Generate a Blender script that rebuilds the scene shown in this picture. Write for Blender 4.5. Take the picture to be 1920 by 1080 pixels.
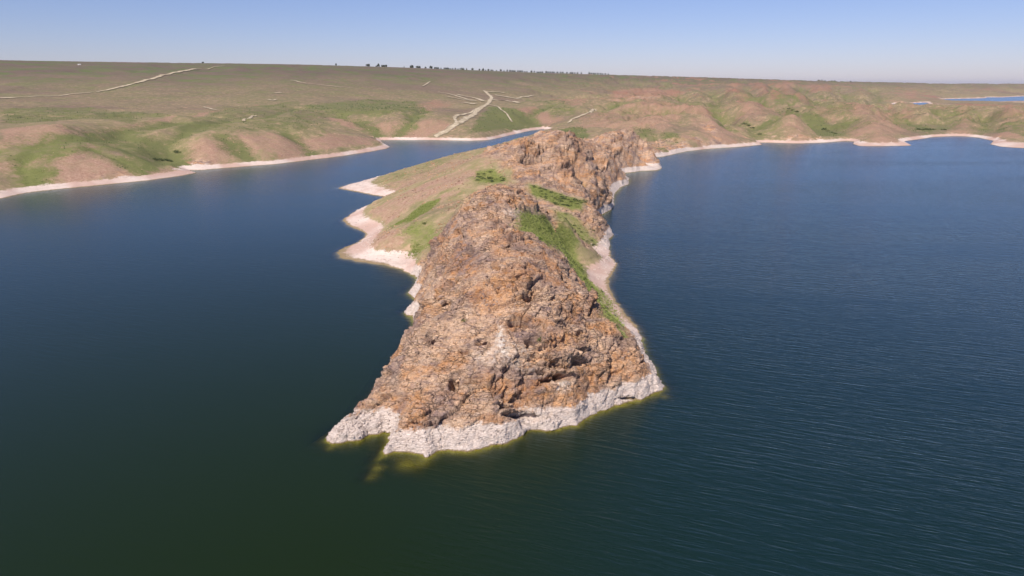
import bpy, bmesh, math, random
import numpy as np
from mathutils import Vector, Matrix
random.seed(7); RNG = np.random.default_rng(7)
S = bpy.context.scene
for o in list(bpy.data.objects): bpy.data.objects.remove(o)

# ------------------------------------------------------------------ camera
H = 100.0                      # drone height over the lake (m)
PITCH = math.atan((540-158)/1297.0)
FPX = 1297.0
cam_d = bpy.data.cameras.new('camera'); cam = bpy.data.objects.new('camera', cam_d)
S.collection.objects.link(cam); S.camera = cam
cam.location = (0, 0, H); cam.rotation_euler = (math.pi/2-PITCH, 0, 0)
cam_d.sensor_width = 36; cam_d.lens = 36*FPX/1920; cam_d.clip_start = 1; cam_d.clip_end = 90000

# ------------------------------------------------------------------ sky, sun, exposure
SUN_EL, SUN_AZ = math.radians(50), math.radians(206)     # azimuth clockwise from +Y (camera heading)
W = bpy.data.worlds.new('World'); S.world = W; W.use_nodes = True
wn = W.node_tree.nodes; wl = W.node_tree.links; wn.clear()
sky = wn.new('ShaderNodeTexSky'); sky.sky_type = 'NISHITA'; sky.sun_disc = False
sky.sun_elevation = SUN_EL; sky.sun_rotation = SUN_AZ
sky.altitude = 400; sky.air_density = 1.0; sky.dust_density = 0.3; sky.ozone_density = 6.0
bg = wn.new('ShaderNodeBackground'); bg.inputs['Strength'].default_value = 0.09
wo = wn.new('ShaderNodeOutputWorld')
tint = wn.new('ShaderNodeMix'); tint.data_type = 'RGBA'; tint.blend_type = 'MULTIPLY'; tint.inputs[0].default_value = 1
tint.inputs[7].default_value = (.96, .85, 1.04, 1); wl.new(sky.outputs[0], tint.inputs[6]); wl.new(tint.outputs[2], bg.inputs[0]); wl.new(bg.outputs[0], wo.inputs[0])
sd_ = bpy.data.lights.new('sun', 'SUN'); sun = bpy.data.objects.new('sun', sd_); S.collection.objects.link(sun)
sd_.energy = 4.8; sd_.angle = math.radians(0.53); sd_.color = (1.0, 0.92, 0.82)
sdir = Vector((math.sin(SUN_AZ)*math.cos(SUN_EL), math.cos(SUN_AZ)*math.cos(SUN_EL), math.sin(SUN_EL)))
sun.rotation_euler = sdir.to_track_quat('Z', 'Y').to_euler(); sun.location = (0, -50, 300)
S.view_settings.view_transform = 'Standard'; S.view_settings.look = 'None'
S.view_settings.exposure = 0.2; S.view_settings.gamma = 1.0; S.view_settings.use_curve_mapping = False
S.cycles.max_bounces = 6; S.cycles.diffuse_bounces = 2; S.cycles.glossy_bounces = 2
S.cycles.transparent_max_bounces = 6; S.cycles.volume_bounces = 0
S.cycles.use_denoising = True

# ------------------------------------------------------------------ noise helpers (numpy)
f32 = np.float32
_perm = RNG.permutation(256).astype(np.int32); _perm = np.concatenate([_perm, _perm, _perm])
_g = RNG.normal(size=(256, 3)); _g /= np.linalg.norm(_g, axis=1)[:, None]; _g = _g.astype(f32)
def perlin(x, y, z):
    x = np.asarray(x, f32); y = np.asarray(y, f32); z = np.asarray(z, f32)
    xi = np.floor(x); yi = np.floor(y); zi = np.floor(z)
    fx, fy, fz = x-xi, y-yi, z-zi
    xi = xi.astype(np.int32) & 255; yi = yi.astype(np.int32) & 255; zi = zi.astype(np.int32) & 255
    u = fx*fx*fx*(fx*(fx*6-15)+10); v = fy*fy*fy*(fy*(fy*6-15)+10); w = fz*fz*fz*(fz*(fz*6-15)+10)
    out = None
    def g(dx, dy, dz):
        h = _perm[_perm[_perm[(xi+dx) & 255]+((yi+dy) & 255)]+((zi+dz) & 255)]
        gg = _g[h]
        return gg[..., 0]*(fx-dx)+gg[..., 1]*(fy-dy)+gg[..., 2]*(fz-dz)
    a = g(0,0,0); a += u*(g(1,0,0)-a); b = g(0,1,0); b += u*(g(1,1,0)-b); a += v*(b-a)
    c = g(0,0,1); c += u*(g(1,0,1)-c); d = g(0,1,1); d += u*(g(1,1,1)-d); c += v*(d-c)
    return (a+w*(c-a))*1.5
def fbm(x, y, z, octs=4, gain=0.5):
    s = 0; a = 1.0; f = 1.0; n = 0
    for k in range(octs):
        s = s+a*perlin(x*f+17.3*k, y*f+5.1*k, z*f+31.7*k); n += a; a *= gain; f *= 2.03
    return s/n
def ridged(x, y, z, octs=4):
    s = 0; a = 1.0; f = 1.0; n = 0
    for k in range(octs):
        r = 1-np.abs(perlin(x*f+9.3*k, y*f+3.1*k, z*f+1.7*k))*1.6
        s = s+a*r; n += a; a *= 0.5; f *= 2.1
    return s/n
_vr = RNG.random((4096, 7)).astype(f32)
def facets(x, y, z, jit=0.9):
    """Voronoi cells, every cell a tilted flat face: returns (offset, distance to the cell's edge)."""
    x = x.astype(f32); y = y.astype(f32); z = z.astype(f32)
    xi = np.floor(x).astype(np.int32); yi = np.floor(y).astype(np.int32); zi = np.floor(z).astype(np.int32)
    F1 = np.full(x.shape, 9, f32); F2 = np.full(x.shape, 9, f32); off = np.zeros(x.shape, f32)
    for dx in (-1, 0, 1):
        for dy in (-1, 0, 1):
            for dz in (-1, 0, 1):
                cx, cy, cz = xi+dx, yi+dy, zi+dz
                h = (cx*73856093 ^ cy*19349663 ^ cz*83492791) & 4095
                r = _vr[h]
                vx = x-(cx+0.5+(r[:, 0]-.5)*jit); vy = y-(cy+0.5+(r[:, 1]-.5)*jit); vz = z-(cz+0.5+(r[:, 2]-.5)*jit)
                d = np.sqrt(vx*vx+vy*vy+vz*vz)
                o = (r[:, 3]-.5)+((r[:, 4]-.5)*vx+(r[:, 5]-.5)*vy+(r[:, 6]-.5)*vz)*1.6
                m = d < F1
                F2 = np.where(m, F1, np.minimum(F2, d)); off = np.where(m, o, off); F1 = np.where(m, d, F1)
    return off, F2-F1
def sstep(a, b, x):
    t = np.clip((x-a)/(b-a), 0, 1); return t*t*(3-2*t)

# ------------------------------------------------------------------ survey: sight lines of the photograph as points on the land
CP, SP = math.cos(PITCH), math.sin(PITCH)
def ray(u, v):
    a = (u-960)/FPX; b = (540-v)/FPX
    return a, CP+b*SP, -SP+b*CP            # x, y, z of the sight line
def at_z(u, v, z=0.0):
    x, y, dz = ray(u, v); k = (z-H)/dz; return x*k, y*k
def at_d(u, v, d):
    x, y, dz = ray(u, v); k = d/y; return x*k, d, H+dz*k

COAST = [(-180,398),(-60,380),(0,372.7),(53,361.7),(100,355.7),(213,345),(283,338),(333,330.7),(367.7,324.3),(353,318.5),(380,319),
 (450,313),(517,308),(580,300),(647,292),(690,285),(722,279),(730,275.5),(716,268.5),(712,262.5),(753,262.7),(820,262.7),(880,264),
 (917,262.7),(947,256.7),(973,250),(993,245),(1018,242),(1030,243.5),(1010,250),(985,262),(950,272),(900,285),(850,298),(812,309),(790,317),
 (740,327),(690,337),(655,345),(632,353),(660,358.5),(697,365),(723,368.5),(728,374),(700,384),(670,393),(655,403),(642,412),(652,423),
 (680,435),(688,440),(671,453.7),(645,464),(632.6,473),(639,484),(678,492.7),(720,496),(752,505),(780.6,521),(784,530),(770,542),(764,550),(784,564),
 (772,574),(759.4,585),(777,600),(775,628),(756,660),(727,708),(699,748),(664,786),(634,806),(613,818),(610,826),(623.7,832),(672.5,825),(721,810.7),(732,815),
 (723,838),(718,850),(712,861),(724,855),(736,851),(759,850.5),(780,853),(800,860),(822.5,846),(882.5,844),(912.5,837),(950,834),(978,818),
 (984,807),(1025,808),(1077.5,799.5),(1100,786),(1149,764),(1197.5,750),(1235,736),(1246,729),(1236,716),(1228,690),(1211,667.5),
 (1205,634),(1192,611),(1171,585),(1152.5,560),(1142,532),(1149,514),(1158,494.5),(1147,482),(1142,450),(1152.5,440),(1131,429),
 (1113.5,413),(1124,406),(1151,390),(1154,365),(1165,351),(1181,346),(1181,334),(1167,331),(1168.5,326),(1202,321),(1234,319.5),(1240,315),(1236,311),
 (1223,307),(1216,296),(1241,294),(1286,284),(1324,279.5),(1387.5,275),(1430.6,271.5),(1422,267.5),(1440,267.5),(1500,269),(1545,267.5),
 (1590,264),(1601,265.5),(1598,270),(1612,274),(1660,274),(1712,273),(1697,266),(1699,264.5),(1732.5,260),(1753,256.5),(1800,255),(1830,257.5),
 (1862,264),(1855,270.5),(1875,275),(1920,278),(2000,281),(2150,284)]
coast = [at_z(u, v) for u, v in COAST]
land_poly = np.array([(-60000, 480), (-1500, 500), (-900, 520)]+coast+[(3200, 1350), (60000, 1700), (60000, 60000), (-60000, 60000)])
FAR1 = np.array([at_z(u, v) for u, v in [(1672,194.2),(1700,194.6),(1716,193.2),(1738,191.8),(1742,196),(1700,199.5),(1680,198)]])
FAR2 = np.array([at_z(u, v) for u, v in [(1748,186.6),(1790,185),(1848,184),(1850,182.2),(1880,182.4),(1925,180.2),(2100,180),(2100,192),(1920,189.5),(1860,190.8),(1800,190.5)]])

def poly_sd(P, x, y):
    """signed distance to a polygon, positive inside"""
    x = x.astype(f32).ravel(); y = y.astype(f32).ravel(); best = np.full(x.shape, 1e18, f32); ins = np.zeros(x.shape, bool)
    n = len(P)
    for i in range(n):
        ax, ay = P[i]; bx, by = P[(i+1) % n]; dx, dy = bx-ax, by-ay; L = dx*dx+dy*dy+1e-9
        px = x-f32(ax); py = y-f32(ay)
        t = np.clip((px*f32(dx)+py*f32(dy))/f32(L), 0, 1)
        px -= t*f32(dx); py -= t*f32(dy)
        np.minimum(best, px*px+py*py, out=best)
        if (ay > by) or (ay < by):
            c = (y >= min(ay, by)) & (y < max(ay, by))
            c &= (x < f32(ax)+(y-f32(ay))*f32(dx/dy)); ins ^= c
    d = np.sqrt(best); return np.where(ins, d, -d)
def coast_sd(x, y):
    s = poly_sd(land_poly, x, y)
    far = (y.ravel() > 2800)
    s2 = s.copy()
    for F in (FAR1, FAR2):
        s2[far] = np.minimum(s2[far], -poly_sd(F, x.ravel()[far], y.ravel()[far]))
    return s2

# control heights: (u, v, z above the lake, shore width w, rock 0..1)   distance follows from z
CZ = [ # front headland
 (700,790,5,4,1),(650,790,5.5,4,1),(663,734,6,3,1),(686,698,7.5,3,1),(725,650,9,4,1),(750,622,11,5,1),(762,604,13,5,1),
 (760,780,7.5,4,1),(850,775,8,4,1),(950,770,8,4,1),(1060,745,8,4,1),(1150,715,8,4,1),(1215,690,7,4,1),
 (760,700,15,5,1),(860,700,16,5,1),(960,690,17,5,1),(1060,680,17,5,1),(1150,665,14,5,1),(1180,640,12,5,1),
 (800,620,23,6,1),(900,610,26,6,1),(1000,600,27,6,1),(1080,600,24,6,1),(1130,600,17,6,1),(1120,566,25,6,1),(1150,588,7,15,.1),
 (820,560,27,8,1),(860,520,33,8,1),(930,530,36,8,1),(1000,530,36,8,1),(1060,530,29,8,.9),(1090,520,22,8,.2),
 (830,490,30,10,1),(880,450,40,9,1),(930,440,44,9,1),(985,450,43.5,9,1),(1035,475,36,9,1),(1070,480,29,9,.1),(1110,500,13,16,0),(1120,470,12,12,.2),
 (850,420,38,10,1),(900,395,45,10,1),(950,372,49,10,1),(1000,410,40,10,.3),(1050,440,29,10,0),(1100,455,16,10,0),(1060,410,28,9,1),(1010,385,40,9,1),(1105,428,11,7,.9),
 (870,372,43,14,.7),(800,440,26,25,0),(760,440,19,30,0),(720,450,12,38,0),(760,480,9,35,.2),(700,480,4.6,38,.1),(800,500,20,14,.7),(800,540,18,8,.9),(680,465,3,38,.1),
 (830,400,33,25,.1),(760,415,20,30,0),(700,420,7.5,30,0),(665,405,2.8,20,.1),
 # saddle and gully behind it
 (930,338,37,18,.1),(890,330,36,20,0),(1000,350,31,15,.1),(1045,370,22,12,0),(1090,385,12,10,.1),
 # left slope
 (720,395,11,25,0),(780,365,21,25,0),(830,340,28,25,0),(740,350,11,25,0),(790,335,17,25,0),(700,352,6.5,30,0),(665,350,2.6,30,0),(800,322,14,25,0),
 # second rock mass
 (960,305,43,12,.6),(1000,320,39,9,1),(1050,335,33,8,1),(1100,350,22,10,1),(1130,350,13,15,1),(1155,335,10,15,1),
 (990,280,50,12,.8),(1050,290,48,9,1),(1100,300,40,8,1),(1140,300,27,7,1),(1160,312,14,14,1),
 (1035,250,60,12,1),(1015,256,58,12,.9),(1060,262,57,10,1),(1100,275,49,9,1),
 (985,262,47,20,.2),(967,259,41,20,0),(930,282,30,20,0),(870,285,22,25,0),(833,294,15,25,0),(900,300,33,25,0),(950,284,39,20,.1),
 # third rock mass
 (1165,285,27,8,1),(1195,290,18,7,1),(1200,305,6,14,1),(1175,318,6,14,1),(1212,280,20,8,1),
 # hills of the right shore
 (1250,262,28,15,.5),(1290,262,20,15,.6),(1240,240,38,20,.2),(1300,240,34,20,.3),(1350,250,22,15,.5),(1400,258,12,15,.4),(1300,215,47,30,.1),
 (1220,222,42,30,.1),(1150,232,33,30,.1),(1100,236,27,30,0),(1065,238,21,40,0),(1040,240,10,40,0),(1380,225,34,30,.2),(1420,245,10,20,0),(1440,220,33,30,.1),
 (1300,192,57,40,0),(1380,190,57,40,.1),(1440,196,53,40,.2),(1480,240,24,20,.1),(1500,255,13,20,.3),(1480,215,44,40,0),(1540,250,8,25,0),(1550,225,26,40,0),
 (1510,205,46,40,0),(1580,240,22,30,0),(1600,215,40,40,0),(1640,200,48,40,.1),(1620,250,14,25,.2),(1690,225,34,40,0),(1700,250,9,25,0),(1735,245,5,30,0),(1740,235,14,30,0),
 (1760,215,34,40,0),(1820,200,46,40,0),(1800,235,16,40,0),(1880,240,16,40,0),(1900,213,36,40,.1),(1900,198,47,40,.1),(1920,255,9,30,0),(1880,270,3,30,0),(2050,200,48,40,0),(1660,269,3.5,25,0),
 (1740,210,38,40,0),(1850,198,47,40,0),(1790,198,46,40,0),
 # left mainland, from its shore up
 (0,350,7,30,0),(60,335,13,35,0),(130,322,17,35,.2),(130,290,34,40,0),(220,320,18,35,.2),(220,295,30,40,0),(290,315,13,35,0),(330,316,8,30,0),
 (0,300,30,50,0),(60,265,44,60,0),(300,300,20,40,0),(320,285,27,40,0),(400,300,12,30,.1),(400,262,34,40,.1),(480,290,14,30,.1),(480,255,37,50,.1),(560,280,14,30,0),(560,255,32,50,0),
 (640,275,12,30,0),(650,258,24,50,0),(700,265,9,30,0),(600,240,38,80,0),(170,262,40,60,0),(250,262,36,60,0),(350,235,52,80,0),(60,240,50,80,.2),(120,232,57,80,0),
 (720,245,17,50,0),(800,245,18,50,0),(860,240,22,60,0),(930,235,24,60,0),(985,232,22,60,0),(1030,228,28,60,0),(760,225,33,80,0),(700,210,52,80,0),(850,215,38,80,0),(960,215,36,80,0),
 (1050,215,36,80,0),(1110,205,44,80,0),
 # far red bluffs and slopes toward the far arm
 (1180,178,72,60,.4),(1250,172,80,60,.4),(1300,180,66,60,.2),(1380,178,68,60,.1),(1400,165,88,60,.1),(1500,165,88,60,.1),(1520,182,60,60,0),(1560,190,50,60,0),(1620,190,44,60,0),(1640,198,42,60,0)]
# (u, v, distance): the plateau, its skyline
CD = [(1060,253,745,8,1),(1080,262,765,8,1),(1100,270,765,8,1),(1120,274,800,8,1),(1140,254,855,8,1),(1160,242,880,8,1),(1182,244,885,8,1),(1203,256,890,7,1),(1216,270,885,6,1),(1020,247,745,8,1),(1120,300,700,7,1),
 (1100,273,850,10,.8),(1128,268,930,12,.5),
 (1620,178,3200),(1620,168,4200),(1700,177,5000),(1700,184,4300),(1700,170,5800),(1800,175,5900),(1800,168,6500),(1900,173,6500),(1900,165,7500),(1990,176,6200),(1560,170,3800),
 (1700,203,2300),(1800,199,2300),(1900,199,2300),(1720,196,3000),(1800,194,3000),(1900,194,3000),(1750,195,3600),(1850,193.5,3600),(1950,193,3700),(1660,193,3000),(1700,201.5,3100),(1640,190,3600),
 (0,113,2700),(83,117,2800),(150,120.5,2800),(367,121.5,3000),(433,122.5,3000),(580,123.5,3100),(767,131,3300),(913,136,3600),(1013,140.5,3900),
 (1143,144,4300),(1220,145.5,4600),(1350,147,5000),(1462,150,5600),(1612,153.5,6500),(1760,156,7500),(1920,157.5,8500),
 (0,150,2100),(0,200,1500),(200,160,2100),(200,210,1500),(400,150,2300),(400,200,1650),(600,160,2300),(600,200,1750),(800,170,2400),(800,200,2000),
 (1000,165,2900),(1000,190,2400),(1100,175,2900),(1150,160,3600),(1250,160,4000),(-300,112,2700),(-300,200,1500),(2200,157,8500),(1400,156,4300),(1550,158,5000),(1700,163,5600),(1880,164,6600)]
pts = []; hz = []; ww = []; rk = []
for u, v, z, w, r in CZ:
    x, y = at_z(u, v, z); k_ = (.12 if w <= 5 else .45 if r > .5 else 2.4); x0, y0 = x, y; f_ = 1.0
    # a sight line meets the slope only behind its shore: slide along it until the bank is deep enough
    for _ in range(60):
        zz_ = H+(z-H)*f_
        if coast_sd(np.array([x]), np.array([y]))[0] >= k_*zz_ or zz_ < 1.5: break
        f_ *= 1.008; x, y = x0*f_, y0*f_
    pts.append((x, y)); hz.append(max(H+(z-H)*f_, 1.5)); ww.append(w); rk.append(r)
for c_ in CD:
    u, v, d = c_[:3]; w, r = c_[3:] if len(c_) > 3 else (100, 0)
    x, y, z = at_d(u, v, d); pts.append((x, y)); hz.append(z); ww.append(w); rk.append(r)
for x, y, z in [(-9000,6000,150),(-6000,12000,120),(0,12000,98),(9000,12000,96),(15000,9000,94),(0,30000,60),(30000,30000,40),(-30000,30000,60),(30000,3000,80),(-30000,3000,120),(-5000,1500,120),(5000,2500,60)]:
    pts.append((x, y)); hz.append(z); ww.append(100); rk.append(0)
pts = np.array(pts); hz = np.array(hz); ww = np.array(ww, float); rk = np.array(rk, float)
csd = coast_sd(pts[:, 0], pts[:, 1])
ww = np.where(ww > 12, 12+(ww-12)*.45, ww)
fac = 1-np.exp(-np.maximum(csd, 0.3)/ww); val = hz/np.maximum(fac, 0.72)
SC = 1/1000.0
cr = 0.010*np.hypot(pts[:, 0], pts[:, 1])*SC
def kern(px, py, j): return np.sqrt(((px-pts[j, 0])*SC)**2+((py-pts[j, 1])*SC)**2+cr[j]**2)
N = len(pts); A = np.zeros((N+3, N+3))
for j in range(N): A[:N, j] = kern(pts[:, 0], pts[:, 1], j)
A[:N, :N] += np.eye(N)*-1e-4
A[:N, N] = 1; A[:N, N+1] = pts[:, 0]*SC; A[:N, N+2] = pts[:, 1]*SC; A[N:, :N] = A[:N, N:].T
sol = np.linalg.lstsq(A, np.concatenate([val, [0, 0, 0]]), rcond=1e-9)[0]

def spaced(parts):
    out = [np.array([parts[0][0]])]
    for a, b, st, geo in parts:
        if geo: n = max(1, int(round(math.log(b/a)/st))); g = a*np.exp(np.linspace(0, math.log(b/a), n+1))
        else: n = max(1, int(round((b-a)/st))); g = np.linspace(a, b, n+1)
        out.append(g[1:])
    return np.concatenate(out)
# coarse survey grid (t = x/y, d = y)
tc = spaced([(-1.1,-.33,.008,0),(-.33,.27,.003,0),(.27,1.1,.008,0)])
dc = spaced([(138,460,1.2,0),(460,1300,.006,1),(1300,60000,.012,1)])
TC, DC = np.meshgrid(tc, dc); XC = TC*DC
sdC = coast_sd(XC, DC).reshape(XC.shape)
xf, yf = XC.ravel(), DC.ravel()
hC = np.full(xf.shape, sol[N])+sol[N+1]*xf*SC+sol[N+2]*yf*SC
wn_ = np.zeros(xf.shape); wC = np.zeros(xf.shape); rC = np.zeros(xf.shape)
for j in range(N):
    k = kern(xf, yf, j).astype(f32); hC += sol[j]*k
    q = 1.0/(k*k*k*k); wn_ += q; wC += q*ww[j]; rC += q*rk[j]
wC /= wn_; rC /= wn_
FC = np.stack([sdC, hC.reshape(XC.shape), wC.reshape(XC.shape), rC.reshape(XC.shape)], -1).astype(f32)
def survey(t, d):
    t = np.clip(t, tc[0], tc[-1]-1e-6); d = np.clip(d, dc[0], dc[-1]-1e-3)
    i = np.clip(np.searchsorted(tc, t)-1, 0, len(tc)-2); j = np.clip(np.searchsorted(dc, d)-1, 0, len(dc)-2)
    a = ((t-tc[i])/(tc[i+1]-tc[i]))[..., None].astype(f32); b = ((d-dc[j])/(dc[j+1]-dc[j]))[..., None].astype(f32)
    return (FC[j, i]*(1-a)+FC[j, i+1]*a)*(1-b)+(FC[j+1, i]*(1-a)+FC[j+1, i+1]*a)*b
def land(x, y, full=True):
    """terrain before the rock relief: height, shore distance, rock share"""
    d = np.maximum(y, 1.0); F = survey(x/d, d)
    sd, hi, w, rock = F[..., 0], F[..., 1], F[..., 2], F[..., 3]
    lod = np.clip(d/300, 1, 12)
    sd = sd+fbm(x/14/lod, y/14/lod, x*0+3.3, 4, .6)*1.8*lod**.9
    sd = sd+np.where(d < 1000, perlin(x/5.5, y/5.5, x*0+5)*1.1+perlin(x/2.3, y/2.3, x*0)*0.55, 0)
    r_ = rock+fbm(x/30/np.sqrt(lod), y/30/np.sqrt(lod), x*0+8, 4)*.55*(rock > .04)
    r_ = r_+(d > 600)*.62*np.exp(-((np.maximum(sd, 0)-16)/14)**2)*sstep(.05, .3, fbm(x/40, y/40, x*0+4, 4))
    rock = sstep(.38, .62, r_)
    sp = np.maximum(sd, 0); f = 1-np.exp(-sp/w)
    z = np.maximum(hi, 1.5)*f
    # relief of the open hills
    far = sstep(600, 1400, d)*(1-sstep(9000, 16000, d)); inl = 1-np.exp(-sp/90)
    wx = x+fbm(x/300, y/300, x*0+1, 2)*120; wy = y+fbm(x/300, y/300, x*0+2, 2)*120
    gul = ridged(wx/420, wy/420, x*0+.5, 4)
    right = sstep(-.05, .25, x/d)
    val_ = sstep(.72, .30, gul)
    z = z*(1-val_*far*inl*((.22*(1-.75*sstep(1200, 1900, d)))*(1-right)+.55*right)*(1-.6*sstep(2500, 4000, d)))
    g2 = ridged(wx/130, wy/130, x*0+7.5, 3)
    z = z-sstep(.75, .35, g2)*far*inl*(5*(1-.8*sstep(1200, 1900, d))*(1-right)+11*right)*np.clip(z/30, 0, 1)
    g3 = ridged(wx/48+3, wy/48, x*0+2.5, 3); z = z-sstep(.8, .4, g3)*far*inl*(2.0*(1-sstep(1200, 1900, d))*(1-right)+6.5*right)*np.clip(z/25, 0, 1)
    z = z+fbm(x/38, y/38, x*0+6, 3)*1.6*(1-np.exp(-sp/25))*np.clip(z/10, 0, 1)
    z = z+fbm(x/7, y/7, x*0+9, 3)*.35*(1-np.exp(-sp/8))*(d < 900)
    # small step at the old high-water line of earth banks
    z = z+(1-rock)*0.8*sstep(5.6, 6.6, z+fbm(x/11, y/11, x*0, 3)*1.2)*np.clip(1-(z-6)/20, 0, 1)
    # lake bed
    sn = np.minimum(sd, 0); slope = np.where(w < 12, .62, .5)
    z = np.where(sd < 0, np.maximum(sn*slope, -14), z+.02)
    for (u, v, rr, top) in [(765,868,16,-.35),(790,865,12,-.4),(708,876,9,-.3),(696,892,9,-.6),(735,830,9,-.6),(620,838,8,-.4),(1245,742,9,-.4)]:
        bx, by = at_z(u, v); q = np.exp(-((x-bx)**2+(y-by)**2)/rr**2)
        z = np.where(sd < 0, np.maximum(z, top-14*(1-q)), z)
    return z, sd, rock

# ------------------------------------------------------------------ fine grid
tt = spaced([(-1.05,-.80,.01,0),(-.80,-.31,.0034,0),(-.31,.235,.0012,0),(.235,.80,.0032,0),(.80,1.05,.01,0)])
dd = spaced([(144,166,.5,0),(166,236,.24,0),(236,460,.42,0),(460,1300,.0026,1),(1300,3000,.0043,1),(3000,9000,.006,1),(9000,50000,.03,1)])
TT, DD = np.meshgrid(tt, dd); nr, nc = TT.shape
X = (TT*DD).astype(np.float64); Y = DD.copy()
Z, SD, RK = land(X, Y); Z = Z.astype(np.float64)
Z0 = Z.copy()
def grid_z(x, y, G=None):
    G = Z if G is None else G
    t = np.clip(x/y, tt[0], tt[-1]-1e-6); d = np.clip(y, dd[0], dd[-1]-1)
    i = np.clip(np.searchsorted(tt, t)-1, 0, nc-2); j = np.clip(np.searchsorted(dd, d)-1, 0, nr-2)
    a = (t-tt[i])/(tt[i+1]-tt[i]); b = (d-dd[j])/(dd[j+1]-dd[j])
    return (G[j, i]*(1-a)+G[j, i+1]*a)*(1-b)+(G[j+1, i]*(1-a)+G[j+1, i+1]*a)*b
def hit(u, v):
    """where the sight line (u, v) first meets the land"""
    rx, ry, rz = ray(u, v); t = rx/ry; i = int(np.clip(np.searchsorted(tt, t)-1, 0, nc-2)); a = (t-tt[i])/(tt[i+1]-tt[i])
    col = Z0[:, i]*(1-a)+Z0[:, i+1]*a; zr = H+rz/ry*dd
    k = np.nonzero(np.maximum(col, 0) >= zr)[0]
    if len(k) == 0:
        k = int(np.argmax((col-H)/dd)); return Vector((t*dd[k], dd[k], col[k]))
    k = k[0]
    if k == 0: return Vector((t*dd[0], dd[0], 0))
    e0 = zr[k-1]-max(col[k-1], 0); e1 = zr[k]-max(col[k], 0); f = e0/(e0-e1+1e-9)
    d = dd[k-1]+(dd[k]-dd[k-1])*f
    return Vector((t*d, d, H+rz/ry*d))
def skyline(u):
    t = (u-960)/FPX/(CP+(540-135)/FPX*SP); i = int(np.clip(np.searchsorted(tt, t)-1, 0, nc-2))
    k = int(np.argmax((Z0[:, i]-H)/dd)); return Vector((t*dd[k], dd[k], float(Z0[k, i])))

# ravines and spurs that the photograph shows on the far slopes: (half width m, depth m, sight points)
RAV = np.zeros(X.shape, f32); SPUR = np.zeros(X.shape, f32)
rag_w = fbm(X/60, Y/60, X*0+11, 4)
def valley(half, depth, px):
    pw = np.array([tuple(hit(u, v))[:2] for u, v in px]); lo = pw.min(0)-3*half; hi_ = pw.max(0)+3*half
    m = (X > lo[0]) & (X < hi_[0]) & (Y > lo[1]) & (Y < hi_[1]); x = X[m]; y = Y[m]; best = np.full(x.shape, 1e9)
    for (ax, ay), (bx, by) in zip(pw[:-1], pw[1:]):
        L2 = (bx-ax)**2+(by-ay)**2; t = np.clip(((x-ax)*(bx-ax)+(y-ay)*(by-ay))/L2, 0, 1)
        best = np.minimum(best, np.hypot(x-ax-t*(bx-ax), y-ay-t*(by-ay)))
    q = np.clip(1-(best+rag_w[m]*half*.55)/half, 0, 1)
    if depth > 0: RAV[m] = np.maximum(RAV[m], q); carve[m] = np.maximum(carve[m], depth*q**1.2)
    else: SPUR[m] = np.maximum(SPUR[m], q); lift[m] = np.maximum(lift[m], -depth*q**1.1)
carve = np.zeros(X.shape); lift = np.zeros(X.shape)
for hw_, dp_, px_ in [(80,30,[(1436,190),(1490,210),(1535,235),(1562,251)]),(75,28,[(1655,194),(1690,218),(1720,240),(1738,248)]),(60,20,[(1350,212),(1390,232),(1420,258)]),(45,10,[(1462,220),(1430,240),(1424,258)]),
  (50,16,[(1602,220),(1582,238),(1568,250)]),(40,10,[(1250,240),(1262,258),(1272,274)]),(38,9,[(1210,232),(1232,262),(1245,280)]),(65,18,[(1845,212),(1852,235),(1842,250)]),(65,18,[(1775,200),(1772,220),(1765,242)]),
  (45,10,[(1320,195),(1345,215),(1360,240)]),(50,11,[(1525,205),(1545,222),(1560,246)]),(115,42,[(1500,160),(1530,178),(1548,190)]),(115,42,[(1395,162),(1425,176),(1440,190)]),(100,36,[(1455,158),(1475,172),(1492,186)]),
  (105,34,[(1560,160),(1590,175),(1600,190)]),(105,32,[(1640,165),(1650,178),(1640,190)]),(95,30,[(1330,166),(1345,178),(1340,190)]),(95,30,[(1270,170),(1285,182),(1300,192)]),(60,12,[(1190,175),(1160,190),(1125,205)]),
  (45,9,[(330,222),(233,239),(167,254),(60,268),(-20,276)]),(45,9,[(350,240),(312,268),(325,292),(335,314)]),(30,6,[(410,258),(440,280),(462,300)]),(30,6,[(540,252),(568,272),(590,290)]),(30,6,[(175,282),(235,308),(272,328)]),
  (40,8,[(1035,196),(990,214),(1008,236)]),(45,9,[(640,215),(690,240),(715,262)]),(40,8,[(800,205),(770,230),(745,258)]),(45,8,[(560,200),(480,220),(350,240)]),(30,5,[(60,290),(40,318),(60,345)]),
  (60,-12,[(1480,216),(1490,240),(1500,258)]),(65,-12,[(1590,200),(1625,230),(1650,262)]),(55,-10,[(1300,212),(1335,245),(1350,268)]),(55,-9,[(1415,195),(1400,215),(1392,240)]),(60,-10,[(1800,200),(1808,225),(1815,248)]),(60,-10,[(1895,205),(1890,230),(1885,255)]),
  (90,-14,[(1380,160),(1400,176)]),(90,-14,[(1430,158),(1455,182)]),(90,-14,[(1478,158),(1510,184)]),(60,-7,[(90,300),(160,290),(215,305)]),(60,-8,[(380,275),(420,268),(400,300)]),(60,-8,[(490,268),(520,268),(530,290)]),(40,-8,[(660,232),(700,244)]),(50,-9,[(740,238),(800,232)])]: valley(hw_, dp_, px_)
inl_ = (1-np.exp(-np.maximum(SD, 0)/28))
Zb = Z.copy(); Z += (lift-carve)*inl_*np.clip(Z/14, 0, 1); Z = np.where(SD > 0, np.maximum(Z, np.minimum(Zb, 7.5)), Zb); Z0 = Z.copy()

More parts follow.
